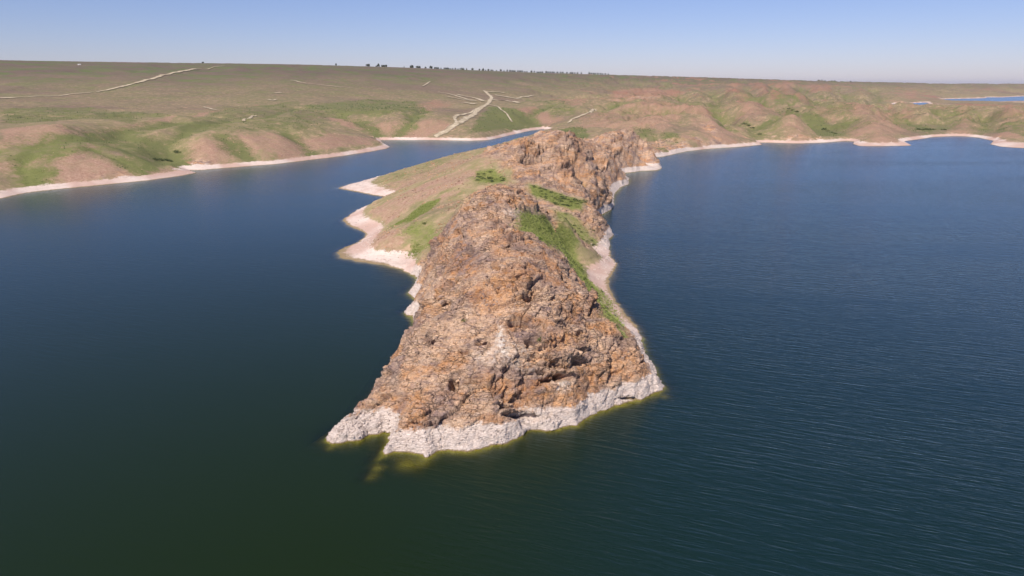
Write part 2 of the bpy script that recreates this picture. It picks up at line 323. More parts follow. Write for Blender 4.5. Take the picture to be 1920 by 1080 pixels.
# ------------------------------------------------------------------ cover patches (polygons laid on the land)
shape = X.shape
RK0 = RK.copy(); GREEN = np.zeros(shape, f32); BARE = np.zeros(shape, f32); PALE = np.zeros(shape, f32); ORANGE = np.zeros(shape, f32); PURPLE = np.zeros(shape, f32)
wx_ = X+fbm(X/300, Y/300, X*0+1, 2)*120; wy_ = Y+fbm(X/300, Y/300, X*0+2, 2)*120
gul_ = ridged(wx_/420, wy_/420, X*0+.5, 4); g2_ = ridged(wx_/130, wy_/130, X*0+7.5, 3); far__ = sstep(700, 1200, DD)*(1-sstep(5000, 8000, DD)); rgt = sstep(-.05, .25, TT)
GREEN[:] = np.maximum(sstep(.66, .42, gul_)*.75, sstep(.6, .35, g2_)*.6)*far__*(.25+.5*rgt)*(1-.6*sstep(1800, 3000, DD))
BARE[:] = np.maximum(sstep(.74, .86, gul_)*.8, sstep(.78, .92, g2_)*.5)*far__*(.25+.75*rgt)
GREEN[:] = np.maximum(GREEN*.8, RAV**1.3*(.62+.25*(1-rgt))); BARE[:] = np.maximum(BARE, SPUR*.9)*(1-.7*RAV)
EDGE = fbm(X/30*np.minimum(1, 300/DD), Y/30*np.minimum(1, 300/DD), X*0, 4, .6)
LAYER = {'g': GREEN, 'b': BARE, 'w': PALE, 'o': ORANGE, 'p': PURPLE}
patch_world = {}
def patch(kind, strength, px, name=None, soft=4.5):
    P = np.array([tuple(hit(u, v))[:2] for u, v in px]); dist = P[:, 1].mean()
    s = (soft or 3.0)*max(1, dist/350); lo = P.min(0)-3*s; hi_ = P.max(0)+3*s
    m = (X > lo[0]) & (X < hi_[0]) & (Y > lo[1]) & (Y < hi_[1])
    if not m.any(): return P
    q = poly_sd(P, X[m], Y[m])+EDGE[m]*s*3.2
    L = LAYER[kind]; L[m] = np.maximum(L[m], strength*sstep(-s, s, q))
    if name: patch_world[name] = P
    return P
GP = [('ridge_grass', 1, [(972,402),(1010,403),(1050,425),(1088,455),(1070,466),(1020,458),(970,432)]),
 ('gully_grass', .7, [(1035,392),(1065,400),(1112,432),(1126,462),(1110,462),(1070,430),(1040,410)]),
 ('flank_grass', 1, [(1052,470),(1078,476),(1112,530),(1142,562),(1166,600),(1166,626),(1140,600),(1115,560),(1080,510)]),
 ('saddle_scrub', 1, [(992,345),(1020,352),(1070,372),(1102,380),(1090,392),(1040,384),(1000,364)]),
 ('saddle_scrub_left', 1, [(893,322),(925,319),(962,340),(930,343),(893,338)]),
 ('slope_strip', 1, [(735,424),(790,386),(825,372),(812,390),(765,417)]),
 ('slope_meadow', .55, [(735,445),(800,402),(880,372),(850,402),(770,442)]),
 ('hollow_grass', .8, [(758,482),(778,450),(796,464),(775,482)])]
for n_, s_, p_ in GP: patch('g', s_, p_, n_)
RK = RK*(1-np.clip(GREEN*1.3, 0, 1)*(DD < 800))
def lane(kind, strength, px, width):
    pw = np.array([tuple(hit(u, v))[:2] for u, v in px]); lo = pw.min(0)-60; hi_ = pw.max(0)+60
    m = (X > lo[0]) & (X < hi_[0]) & (Y > lo[1]) & (Y < hi_[1]); x = X[m]; y = Y[m]; best = np.full(x.shape, 1e9)
    for (ax, ay), (bx, by) in zip(pw[:-1], pw[1:]):
        L2 = (bx-ax)**2+(by-ay)**2; t = np.clip(((x-ax)*(bx-ax)+(y-ay)*(by-ay))/L2, 0, 1)
        best = np.minimum(best, np.hypot(x-ax-t*(bx-ax), y-ay-t*(by-ay)))
    LAYER[kind][m] = np.maximum(LAYER[kind][m], strength*sstep(width*1.3, width*.4, best+EDGE[m]*width*.8))
lane('b', .9, [(0,316),(83,295),(150,285),(213,271)], 9)
lane('b', .7, [(0,272),(60,268),(167,254),(233,239),(310,224),(408,208),(480,197)], 9)
lane('b', .6, [(167,254),(200,262),(260,258)], 6)
lane('w', .5, [(150,236),(170,243),(190,247)], 6)
for q_ in [[(1455,165),(1480,180),(1495,188)],[(1430,190),(1480,205),(1510,218)],[(1500,165),(1540,180),(1560,186)]]: lane('g', .7, q_, 12)
for s_, p_ in [(.35,[(640,350),(700,325),(800,300),(870,286),(800,325),(720,345)]),(.3,[(1000,262),(970,262),(930,285),(960,300),(1000,285)]),
 (.9,[(880,250),(905,222),(922,200),(985,212),(1012,236),(950,247)]),(.65,[(600,212),(700,222),(810,212),(780,190),(680,185),(560,200)]),
 (.7,[(0,318),(60,280),(230,252),(300,268),(335,300),(280,325),(215,288),(120,292)]),(.8,[(20,345),(60,318),(100,320),(80,340)]),
 (.9,[(185,290),(230,290),(265,320),(240,325)]),(.8,[(420,258),(440,255),(470,285),(455,288)]),(.6,[(540,252),(560,255),(600,280),(580,280)]),
 (.6,[(0,205),(180,200),(330,215),(250,232),(0,230)]),(.5,[(400,200),(560,190),(620,215),(600,250),(400,248),(330,240)]),
 (.5,[(980,180),(1060,190),(1080,215),(1030,220)]),(.8,[(1040,245),(1090,238),(1110,250),(1060,262)]),
 (.9,[(1388,232),(1412,236),(1450,222),(1462,222),(1425,246),(1424,262),(1410,250)]),(.9,[(1432,192),(1480,205),(1555,235),(1568,252),(1550,255),(1520,238),(1470,215)]),
 (.8,[(1555,240),(1590,222),(1600,226),(1570,246)]),(.8,[(1650,195),(1700,222),(1752,242),(1745,250),(1720,243),(1680,218)]),
 (.5,[(1740,205),(1800,195),(1860,205),(1840,240),(1760,235)]),(.6,[(1860,235),(1920,225),(1920,255),(1840,252)]),(.5,[(1500,195),(1600,195),(1600,215),(1520,215)]),
 (.7,[(1240,270),(1235,250),(1262,245),(1290,262),(1275,275)]),(.8,[(1320,190),(1365,195),(1350,212),(1330,205)])]: patch('g', s_, p_)
for s_, p_ in [(1,[(335,300),(350,268),(480,254),(600,255),(700,260),(700,272),(560,286),(450,300),(340,312)]),
 (1,[(95,335),(130,302),(190,292),(250,318),(335,320),(300,330),(150,345)]),(.8,[(0,242),(80,234),(130,250),(60,268),(0,272)]),
 (1,[(620,222),(660,222),(745,245),(700,250),(640,235)]),(1,[(680,262),(740,235),(830,228),(850,240),(800,256)]),(1,[(960,205),(1000,200),(1050,225),(1030,235),(990,222)]),
 (.6,[(765,200),(820,185),(850,195),(800,212)]),(.6,[(1030,185),(1090,185),(1110,195),(1060,195)]),
 (.7,[(660,460),(690,440),(760,442),(760,470),(700,490)]),(.8,[(780,395),(830,365),(880,350),(850,368),(800,395)]),(.75,[(690,400),(760,360),(840,325),(900,315),(870,345),(800,370),(730,415)]),(.6,[(680,352),(760,335),(840,305),(820,330),(740,360)]),
 (.7,[(1100,210),(1250,195),(1350,215),(1250,240),(1080,240)]),(.8,[(1400,195),(1450,192),(1440,215),(1400,228)]),(.6,[(1530,200),(1570,205),(1560,230),(1530,220)]),
 (.8,[(1590,245),(1620,225),(1630,250),(1600,260)]),(.7,[(1640,210),(1680,215),(1720,245),(1650,255),(1620,235)]),(.8,[(1670,195),(1710,210),(1700,225),(1680,215)]),
 (1,[(1360,165),(1385,160),(1392,175),(1365,176)]),(.9,[(1420,158),(1440,158),(1470,188),(1440,182)]),(.9,[(1455,160),(1485,160),(1495,180),(1470,178)]),
 (.7,[(1520,162),(1550,160),(1550,170),(1530,172)]),(.8,[(1695,172),(1715,170),(1712,184),(1698,184)]),(.5,[(860,290),(950,270),(960,300),(860,330),(760,350)]),
 (.8,[(1290,240),(1380,245),(1420,262),(1300,268)]),(.8,[(1150,170),(1230,165),(1280,170),(1240,182),(1150,190)])]: patch('b', s_, p_)
for s_, p_ in [(.85,[(925,640),(936,612),(946,616),(948,645),(958,672),(940,676)]),(.4,[(880,668),(930,640),(985,650),(975,690),(900,690)]),(.8,[(1035,720),(1050,705),(1070,705),(1070,730),(1045,740)]),(.3,[(880,660),(1000,650),(1010,690),(900,680)]),
 (.35,[(940,398),(1000,412),(985,420),(950,405)]),(.9,[(1086,480),(1090,480),(1106,503),(1102,503)])]: patch('w', s_, p_, soft=1.0)
for s_, p_ in [(1,[(1020,640),(1075,620),(1080,660),(1040,680)]),(.9,[(1150,660),(1185,670),(1180,715),(1155,700)]),(.9,[(840,680),(875,672),(880,700),(845,700)]),
 (1,[(660,762),(690,755),(690,775),(665,778)]),(1,[(770,770),(800,745),(800,790),(765,798)]),(.9,[(880,560),(980,500),(960,570),(900,600)]),(1,[(1105,590),(1120,562),(1140,570),(1140,600)]),
 (1,[(935,375),(965,365),(985,385),(960,392)]),(.9,[(760,672),(795,665),(795,680),(765,685)]),(.7,[(1080,275),(1110,270),(1120,300),(1090,310)]),(.8,[(1040,300),(1080,300),(1100,340),(1060,345)]),
 (.8,[(920,450),(960,440),(960,480),(920,480)]),(.8,[(820,480),(850,485),(850,510),(800,500)]),(.9,[(1060,700),(1090,640),(1100,660),(1080,710)]),
 (.7,[(940,300),(970,295),(960,315),(940,315)]),(.9,[(1095,404),(1110,402),(1115,414),(1100,414)])]: patch('o', s_, p_, soft=2.0)
for s_, p_ in [(1,[(840,470),(880,440),(900,500),(850,520)]),(1,[(735,640),(790,585),(790,610),(750,650)]),(.9,[(950,620),(1000,600),(1010,640),(965,640)]),(.9,[(810,740),(850,700),(860,750),(820,760)]),
 (.8,[(960,720),(1000,700),(1030,720),(1010,750)]),(.8,[(790,400),(850,400),(860,440),(800,480),(790,440)]),(.7,[(640,740),(700,690),(690,730)]),(.7,[(1000,470),(1040,470),(1040,540),(1000,520)]),
 (.7,[(1340,255),(1400,250),(1410,268),(1340,268)])]: patch('p', s_, p_, soft=2.5)

# ------------------------------------------------------------------ rock relief along the surface normal
land_m = Z > -2.5
rockm = (RK > 0.02) & (Z > -3) & (DD < 1900)
gx = np.gradient(X, axis=1); gz = np.gradient(Z, axis=1); gy = np.gradient(Z, axis=0)/np.gradient(DD, axis=0)[:, :]
Zx = gz/np.maximum(gx, 1e-6); Zy = gy-Zx*TT
def blur(a, n=2):
    for _ in range(n):
        a = (np.roll(a, 1, 0)+np.roll(a, -1, 0)+np.roll(a, 1, 1)+np.roll(a, -1, 1)+a)/5
    return a
Zx = blur(Zx, 6); Zy = blur(Zy, 6)
nl = np.sqrt(Zx**2+Zy**2+1); NX, NY, NZ = -Zx/nl, -Zy/nl, 1/nl
xr, yr, zr_ = X[rockm], Y[rockm], Z[rockm]; r0 = RK[rockm]; lodr = np.clip(DD[rockm]/420, 1, 3)
# bedding runs obliquely: rotate the frame and stretch along it
ca, sa = math.cos(math.radians(32)), math.sin(math.radians(32))
a1 = xr*ca+zr_*sa; a2 = -xr*sa+zr_*ca; a3 = yr
warp = fbm(xr/9, yr/9, zr_/9, 3)
big, be = facets(a1/21+warp*.25, a3/12, a2/8+warp*.25)
mid, me = facets(a1/9+warp*.3, a3/5, a2/3.2+warp*.3)
sml, se = facets(a1/2.5+warp*.6, a3/2.0, a2/1.4)
tin, te = facets(a1/1.05, a3/.9, a2/.7)
disp = big*2.8+mid*1.5+sml*.32*np.minimum(1.3, lodr)+tin*.08
disp += (ridged(a1/11, a3/8, a2/7, 5)-.62)*2.0+fbm(xr/1.6, yr/1.6, zr_/1.6, 3)*.25
disp -= .9*np.exp(-(me/.07)**2)+.8*np.exp(-(be/.06)**2)+.4*np.exp(-(se/.08)**2)
# named hollows and overhangs on the front face: (u, v, half width m, half height m, depth m)
disp *= .45+.85*sstep(-.35, .4, fbm(xr/26, yr/26, zr_/20+7, 3))
disp *= r0*sstep(-1, 2.5, zr_)
low = np.exp(-((zr_-3)/4)**2)       # the washed band is smoother
disp *= 1-.62*low
for (u, v, hw, hh, dep) in [(973,606,3.0,1.3,3.6),(1000,638,2.2,1.5,2.6),(1048,608,2.0,1.2,2.8),(1055,703,3.4,1.2,3.6),(1035,708,3.0,.9,2.4),(851,716,1.3,2.2,3.0),(805,636,1.2,1.3,2.2),
  (1085,627,1.0,1.6,2.4),(1083,675,2.4,1.0,2.4),(905,641,2.0,1.0,2.2),(975,776,5.0,.8,2.6),(885,712,2.4,.9,1.8),(1010,500,1.6,1.2,2.5),(990,555,1.6,1.5,2.2),(945,760,2.0,.7,1.6),
  (908,377,5.0,1.4,3.6),(884,391,3.0,1.5,3.6),(920,378,3,1.4,3),(862,432,3,1.4,3),(1092,660,1.4,1.2,2),(720,742,2,.8,1.6),(730,700,1.4,.8,1.6),(930,500,1.5,1.6,2.2),(880,470,1.4,2.2,2.4),(1180,745,3,.5,1.4),(870,655,1.4,1,1.8)]:
    p = hit(u, v); lx = xr-p.x; lz = (yr-p.y)*.6+(zr_-p.z)
    arch = lz-.25*np.abs(lx)*-.5+warp*.8
    q = np.exp(-(lx/hw)**4)*sstep(-hh*2.2, hh*.2, arch)*(1-sstep(hh*.75, hh*1.0, arch))
    far_ = np.exp(-((yr-p.y)/7)**4)
    disp -= 1.7*dep*q*far_
    disp += dep*.5*np.exp(-(lx/(hw*1.2))**4)*sstep(hh*.7, hh*1.05, arch)*(1-sstep(hh*1.4, hh*3.0, arch))*far_
nx, ny, nz = NX[rockm], NY[rockm], NZ[rockm]
X[rockm] += disp*nx; Y[rockm] += disp*ny
Zn = zr_+disp*nz
Z[rockm] = np.where(zr_ > .3, np.maximum(Zn, .25), np.minimum(Zn, -.1))
del big, mid, sml, tin

# ------------------------------------------------------------------ materials
def new_mat(name):
    m = bpy.data.materials.new(name); m.use_nodes = True; m.node_tree.nodes.clear(); return m, m.node_tree
class NT:
    def __init__(s, nt): s.nt = nt; s.n = nt.nodes; s.l = nt.links
    def add(s, t, **k):
        n = s.n.new(t)
        for a, b in k.items(): setattr(n, a, b)
        return n
    def put(s, sock, v):
        if isinstance(v, (int, float)): sock.default_value = v
        elif isinstance(v, tuple): sock.default_value = v if len(v) == 4 or sock.type == 'VECTOR' else (*v, 1)
        else: s.l.new(v, sock)
    def math(s, op, a, b=0.0, c=None, clamp=False):
        n = s.add('ShaderNodeMath', operation=op, use_clamp=clamp); s.put(n.inputs[0], a); s.put(n.inputs[1], b)
        if c is not None: s.put(n.inputs[2], c)
        return n.outputs[0]
    def mix(s, f, a, b):
        n = s.add('ShaderNodeMix', data_type='RGBA'); s.put(n.inputs[0], f); s.put(n.inputs[6], a); s.put(n.inputs[7], b); return n.outputs[2]
    def noise(s, scale, vec, detail=4, rough=.55, dist=0.0, col=False):
        n = s.add('ShaderNodeTexNoise'); s.put(n.inputs['Vector'], vec); n.inputs['Scale'].default_value = scale
        n.inputs['Detail'].default_value = detail; n.inputs['Roughness'].default_value = rough; n.inputs['Distortion'].default_value = dist
        return n.outputs['Color' if col else 'Fac']
    def voro(s, scale, vec, feature='F1', out='Distance'):
        n = s.add('ShaderNodeTexVoronoi', feature=feature); s.put(n.inputs['Vector'], vec); n.inputs['Scale'].default_value = scale; return n.outputs[out]
    def map(s, v, a, b, c=0.0, d=1.0):
        n = s.add('ShaderNodeMapRange'); s.put(n.inputs[0], v); s.put(n.inputs[1], a); s.put(n.inputs[2], b); s.put(n.inputs[3], c); s.put(n.inputs[4], d); return n.outputs[0]
    def attr(s, name): return s.add('ShaderNodeAttribute', attribute_name=name).outputs['Fac']
    def mapping(s, vec, rot=(0, 0, 0), scale=(1, 1, 1)):
        n = s.add('ShaderNodeMapping'); s.put(n.inputs['Vector'], vec); n.inputs['Rotation'].default_value = rot; n.inputs['Scale'].default_value = scale; return n.outputs[0]

def land_material():
    m, nt = new_mat('land'); k = NT(nt)
    P = k.add('ShaderNodeNewGeometry').outputs['Position']
    z = k.add('ShaderNodeSeparateXYZ'); k.l.new(P, z.inputs[0]); z = z.outputs[2]
    cover, green, bare, pale, orange, purple = (k.attr(a) for a in ('cover', 'green', 'bare', 'pale', 'orange', 'purple'))
    n_big = k.noise(.012, P, 5, .6); n_mid = k.noise(.07, P, 6, .62); n_sml = k.noise(.45, P, 6, .65); n_fin = k.noise(2.2, P, 4, .6)
    SPt = k.mapping(P, (0, math.radians(32), .2), (.35, .7, 1.1))
    n_str = k.noise(.8, SPt, 6, .62, .6)
    rag = k.math('ADD', k.math('MULTIPLY', k.math('SUBTRACT', k.noise(.035, P, 7, .72), .5), 1.7), k.math('MULTIPLY', k.math('SUBTRACT', k.noise(.3, P, 5, .7), .5), .9))
    green = k.map(k.math('ADD', green, k.math('MULTIPLY', rag, k.map(green, 0, .25))), .28, .72)
    rag2 = k.math('ADD', k.math('MULTIPLY', k.math('SUBTRACT', k.noise(.028, k.mapping(P, (0, 0, 0), (1, 1, 1)), 7, .74), .5), -1.8), k.math('MULTIPLY', k.math('SUBTRACT', k.noise(.22, P, 5, .7), .5), 1.0))
    bare = k.map(k.math('ADD', bare, k.math('MULTIPLY', rag2, k.map(bare, 0, .25))), .25, .75)
    # rock
    rock = k.mix(k.map(n_sml, .35, .65), (.62, .39, .245), (.76, .535, .37))
    rock = k.mix(k.map(n_str, .44, .66), rock, (.35, .24, .20))
    pm = k.math('MAXIMUM', k.map(k.noise(.10, P, 5, .6), .49, .62, 0, .7), k.math('MULTIPLY', purple, .85))
    rock = k.mix(k.math('MULTIPLY', pm, k.map(n_sml, .25, .6, .45, 1)), rock, (.215, .15, .155))
    om = k.math('MAXIMUM', k.map(k.noise(.13, SPt, 5, .6, .4), .475, .575, 0, .85), k.math('MULTIPLY', orange, .95))
    om = k.math('MULTIPLY', om, k.map(n_sml, .36, .60, .1, .85))
    rock = k.mix(om, rock, (.60, .27, .09))
    rock = k.mix(k.map(k.noise(.35, P, 5, .7), .62, .78, 0, .55), rock, (.62, .48, .37))
    rock = k.mix(k.map(k.noise(.21, k.mapping(P, (0, 0, 0), (1, 1, .6)), 5, .7), .63, .76, 0, .5), rock, (.20, .20, .10))
    rock = k.mix(k.map(n_fin, .30, .50, .42, 0), rock, (.12, .075, .06))
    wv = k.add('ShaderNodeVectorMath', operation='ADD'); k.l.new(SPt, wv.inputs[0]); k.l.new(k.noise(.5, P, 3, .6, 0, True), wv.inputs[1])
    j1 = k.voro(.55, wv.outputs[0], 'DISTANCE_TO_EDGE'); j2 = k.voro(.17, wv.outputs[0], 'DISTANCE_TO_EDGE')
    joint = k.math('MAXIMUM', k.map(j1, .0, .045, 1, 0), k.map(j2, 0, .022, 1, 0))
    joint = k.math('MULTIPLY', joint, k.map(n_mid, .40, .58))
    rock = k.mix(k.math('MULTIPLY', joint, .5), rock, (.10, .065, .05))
    st = k.math('MULTIPLY', pale, k.map(k.noise(.9, k.mapping(P, (0, 0, 0), (1, 1, .3)), 4, .6), .40, .6, .25, 1))
    rock = k.mix(st, rock, (.84, .76, .67))
    rock = k.mix(k.map(k.noise(.055, SPt, 6, .65, .8), .46, .34, 0, .6), rock, (.25, .17, .145))
    rock = k.mix(k.map(k.noise(.16, k.mapping(P, (.3, .1, .7), (.6, 1, 1)), 6, .68, .5), .54, .68, 0, .6), rock, (.56, .41, .31))
    # soil and grass
    dry = k.mix(k.map(n_mid, .38, .62), (.25, .22, .10), (.36, .28, .155))
    fard = k.add('ShaderNodeSeparateXYZ'); k.l.new(P, fard.inputs[0]); dry = k.mix(k.map(fard.outputs[1], 700, 1400, 0, .6), dry, (.195, .148, .092))
    upl = k.mix(k.map(n_big, .42, .62), (.145, .106, .080), (.118, .138, .052))
    hgt = k.map(k.math('ADD', z, k.math('MULTIPLY', k.noise(.006, P, 5, .6), 90)), 75, 190)
    dry = k.mix(k.map(k.noise(.11, P, 6, .7), .50, .64, 0, .75), dry, (.50, .33, .22))
    dry = k.mix(k.map(k.noise(.05, P, 6, .65), .54, .66, 0, .6), dry, (.17, .18, .06))
    soil = k.mix(hgt, dry, upl)
    soil = k.mix(k.map(k.noise(.004, k.mapping(P, (0, 0, .1), (.4, 1, 1)), 6, .68), .50, .62, 0, .6), soil, (.185, .125, .100))
    soil = k.mix(k.map(k.noise(.03, P, 6, .75), .56, .68, 0, .5), soil, (.12, .105, .06))
    spr = k.add('ShaderNodeSeparateXYZ'); k.l.new(P, spr.inputs[0])
    redm = k.math('MULTIPLY', k.map(spr.outputs[1], 1500, 2600), k.map(k.noise(.006, P, 3), .4, .6, .3, 1))
    bcol = k.mix(k.map(n_sml, .4, .65), (.34, .20, .14), (.47, .31, .225)); bcol = k.mix(redm, bcol, (.33, .155, .11)); bcol = k.mix(k.map(spr.outputs[1], 600, 1500, 0, .45), bcol, (.25, .148, .10))
    soil = k.mix(k.math('MULTIPLY', bare, k.map(n_mid, .3, .6, .45, 1)), soil, bcol)
    gcol = k.mix(k.map(n_sml, .35, .65), (.165, .190, .045), (.25, .255, .085))
    gcol = k.mix(k.map(z, 60, 110, 0, .5), gcol, (.14, .135, .07))
    gcol = k.mix(k.map(k.noise(.9, P, 3, .6), .54, .64, 0, .75), gcol, (.075, .105, .028))
    dist = k.add('ShaderNodeSeparateXYZ'); k.l.new(P, dist.inputs[0])
    farm = k.map(dist.outputs[1], 500, 900)
    gcol = k.mix(k.math('MULTIPLY', farm, .75), gcol, k.mix(k.map(n_mid, .4, .6), (.105, .118, .042), (.152, .152, .066)))
    soil = k.mix(k.math('MULTIPLY', green, k.map(n_mid, .25, .55, .5, 1)), soil, gcol)
    soil = k.mix(k.map(k.voro(.5, P), .12, .22, .35, 0), soil, (.09, .10, .045))
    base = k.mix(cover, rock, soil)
    # drawdown band of the reservoir, bleached up to the old high-water mark
    wob = k.math('ADD', k.math('MULTIPLY', k.noise(.16, P, 4, .6), 4.0), k.math('MULTIPLY', k.noise(.9, k.mapping(P, (0, 0, 0), (1, 1, .15)), 3, .6), 2.4))
    top = k.math('SUBTRACT', k.math('ADD', 2.2, wob), k.math('MULTIPLY', cover, 1.2))
    band = k.math('MULTIPLY', k.map(k.math('SUBTRACT', z, top), -.35, .35, 1, 0), 1.0)
    bc = k.mix(k.map(n_str, .48, .74), (.76, .635, .555), (.60, .48, .41))
    bc = k.mix(k.map(n_sml, .3, .5, .25, 0), bc, (.42, .33, .28))
    ring = k.noise(1.0, k.mapping(P, (0, 0, 0), (.03, .03, 2.6)), 4, .7)
    bc = k.mix(k.map(ring, .50, .62, 0, .45), bc, (.50, .39, .32))
    pinkm = k.math('MULTIPLY', cover, k.map(k.noise(.018, P, 3, .5),   .40, .54, .15, .9))
    bc = k.mix(pinkm, bc, (.52, .335, .26))
    bc = k.mix(k.math('MULTIPLY', k.map(z, 5.2, 2.2), .15), bc, (.46, .38, .36))
    base = k.mix(band, base, bc)
    base = k.mix(k.map(k.math('ADD', z, k.math('MULTIPLY', n_sml, .8)), .62, .85, 1, 0), base, (.30, .22, .13))
    base = k.mix(k.map(z, .12, -.12), base, k.mix(cover, (.24, .22, .02), (.19, .155, .06)))
    # fine relief
    h1 = k.math('MULTIPLY', k.noise(1.0, SPt, 8, .7, .5), 1.3)
    h2 = k.math('MULTIPLY', k.map(k.voro(1.1, k.mapping(P, (0, .5, .2), (.7, 1, 1.6)), 'DISTANCE_TO_EDGE'), 0, .12), .22)
    h1 = k.math('SUBTRACT', h1, k.math('MULTIPLY', joint, k.map(z, 5.0, 9.0, .12, .8)))
    h = k.math('MULTIPLY', k.math('ADD', h1, h2), k.math('SUBTRACT', 1.0, k.math('MULTIPLY', cover, .72)))
    bmp = k.add('ShaderNodeBump'); bmp.inputs['Distance'].default_value = .8; bmp.inputs['Strength'].default_value = 1.0; k.l.new(h, bmp.inputs['Height'])
    b = k.add('ShaderNodeBsdfPrincipled'); k.l.new(base, b.inputs['Base Color']); b.inputs['Roughness'].default_value = .92
    b.inputs['Specular IOR Level'].default_value = .15; k.l.new(bmp.outputs[0], b.inputs['Normal'])
    o = k.add('ShaderNodeOutputMaterial'); k.l.new(b.outputs[0], o.inputs[0]); return m
def water_material():
    m, nt = new_mat('lake_water'); k = NT(nt)
    P = k.add('ShaderNodeNewGeometry').outputs['Position']
    dep = k.attr('depth')
    rot = math.radians(-20)
    V = k.mapping(P, (0, 0, -rot), (1, 1, 1))
    A_ = k.mapping(V, (0, 0, 0), (.16, 1, 1))
    n1 = k.noise(.55, A_, 3, .5, .9); n2 = k.noise(1.25, k.mapping(V, (0, 0, .12), (.16, 1, 1)), 3, .55, .6)
    n3 = k.noise(4.0, k.mapping(V, (0, 0, -.2), (.35, 1, 1)), 2, .5)
    gust = k.map(k.noise(.010, k.mapping(P, (0, 0, .2), (.25, 1, 1)), 4, .55), .38, .62)
    lee = k.attr('lee')
    h = k.math('ADD', k.math('ADD', k.math('MULTIPLY', n1, 1.0), k.math('MULTIPLY', n2, .42)), k.math('MULTIPLY', n3, .07))
    amp = k.math('MULTIPLY', k.map(gust, 0, 1, .55, 1), lee)
    bmp = k.add('ShaderNodeBump'); bmp.inputs['Distance'].default_value = .32; k.l.new(h, bmp.inputs['Height']); k.l.new(k.math('MULTIPLY', amp, .29), bmp.inputs['Distance'])
    fr = k.add('ShaderNodeFresnel'); fr.inputs['IOR'].default_value = 1.333; k.l.new(bmp.outputs[0], fr.inputs['Normal'])
    gl = k.add('ShaderNodeBsdfAnisotropic') if False else k.add('ShaderNodeBsdfGlossy')
    gl.inputs['Roughness'].default_value = .2; k.l.new(bmp.outputs[0], gl.inputs['Normal']); gl.inputs['Color'].default_value = (.78, .91, 1, 1)
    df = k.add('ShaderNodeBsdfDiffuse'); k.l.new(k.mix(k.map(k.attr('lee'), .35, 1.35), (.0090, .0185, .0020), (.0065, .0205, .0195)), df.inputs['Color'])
    tr = k.add('ShaderNodeBsdfTransparent'); tint = k.mix(k.map(dep, .1, 2.2), (1, 1, 1), (.62, .60, .18)); k.l.new(tint, tr.inputs['Color'])
    al = k.math('SUBTRACT', 1.0, k.math('POWER', 2.718, k.math('MULTIPLY', dep, -.62)), clamp=True)
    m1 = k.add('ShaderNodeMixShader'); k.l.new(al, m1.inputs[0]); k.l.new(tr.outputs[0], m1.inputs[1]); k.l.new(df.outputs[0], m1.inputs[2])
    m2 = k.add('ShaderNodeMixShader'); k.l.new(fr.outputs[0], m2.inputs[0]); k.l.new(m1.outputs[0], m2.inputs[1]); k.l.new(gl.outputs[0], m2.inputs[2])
    o = k.add('ShaderNodeOutputMaterial'); k.l.new(m2.outputs[0], o.inputs[0]); return m
def plain(name, c1, c2, scale=3.0, rough=.9):
    m, nt = new_mat(name); k = NT(nt); P = k.add('ShaderNodeNewGeometry').outputs['Position']
    b = k.add('ShaderNodeBsdfPrincipled'); k.l.new(k.mix(k.map(k.noise(scale, P, 4), .35, .65), c1, c2), b.inputs['Base Color'])
    b.inputs['Roughness'].default_value = rough; b.inputs['Specular IOR Level'].default_value = .1
    o = k.add('ShaderNodeOutputMaterial'); k.l.new(b.outputs[0], o.inputs[0]); return m
M_LAND = land_material(); M_WATER = water_material()
M_TRACK0 = plain('track_dust', (.48, .40, .28), (.62, .53, .39), .08)
def track_material():
    m, nt = new_mat('track_dust'); k = NT(nt); P = k.add('ShaderNodeNewGeometry').outputs['Position']
    b = k.add('ShaderNodeBsdfDiffuse'); k.l.new(k.mix(k.map(k.noise(.06, P, 5, .6), .38, .62), (.36, .29, .20), (.54, .455, .33)), b.inputs['Color'])
    t = k.add('ShaderNodeBsdfTransparent'); e = k.attr('edge')
    a = k.map(k.math('ADD', k.math('SUBTRACT', 1.0, e), k.math('MULTIPLY', k.math('SUBTRACT', k.noise(.05, P, 6, .75), .5), 1.3)), .10, .6)
    mx = k.add('ShaderNodeMixShader'); k.l.new(a, mx.inputs[0]); k.l.new(t.outputs[0], mx.inputs[1]); k.l.new(b.outputs[0], mx.inputs[2])
    o = k.add('ShaderNodeOutputMaterial'); k.l.new(mx.outputs[0], o.inputs[0]); return m
M_TRACK = track_material()
M_SHRUB = plain('shrub_leaf', (.05, .08, .02), (.09, .125, .03), .6)
M_SHRUB2 = plain('scrub_leaf', (.055, .08, .03), (.09, .115, .045), .6)
M_GRASS = plain('grass_blade', (.21, .25, .065), (.32, .34, .12), .4)
M_TREE = plain('tree_leaf', (.045, .055, .035), (.075, .08, .045), .5)
M_BARK = plain('bark', (.10, .08, .06), (.16, .12, .09), 3)

# ------------------------------------------------------------------ object helpers
col = S.collection
def tag(o, label=None, cat=None, group=None, kind=None):
    if label: o['label'] = label
    if cat: o['category'] = cat
    if group: o['group'] = group
    if kind: o['kind'] = kind
    return o
def mesh_np(name, V, Q, mat, attrs=None, smooth=True):
    me = bpy.data.meshes.new(name); n = len(Q); s = Q.shape[1]
    me.vertices.add(len(V)); me.vertices.foreach_set('co', V.astype(f32).ravel())
    me.loops.add(n*s); me.loops.foreach_set('vertex_index', Q.astype(np.int32).ravel())
    me.polygons.add(n); me.polygons.foreach_set('loop_start', np.arange(0, n*s, s, dtype=np.int32))
    me.polygons.foreach_set('use_smooth', np.full(n, smooth))
    for k_, v_ in (attrs or {}).items():
        a = me.attributes.new(k_, 'FLOAT', 'POINT'); a.data.foreach_set('value', v_.astype(f32).ravel())
    me.materials.append(mat); me.update(calc_edges=True)
    return me
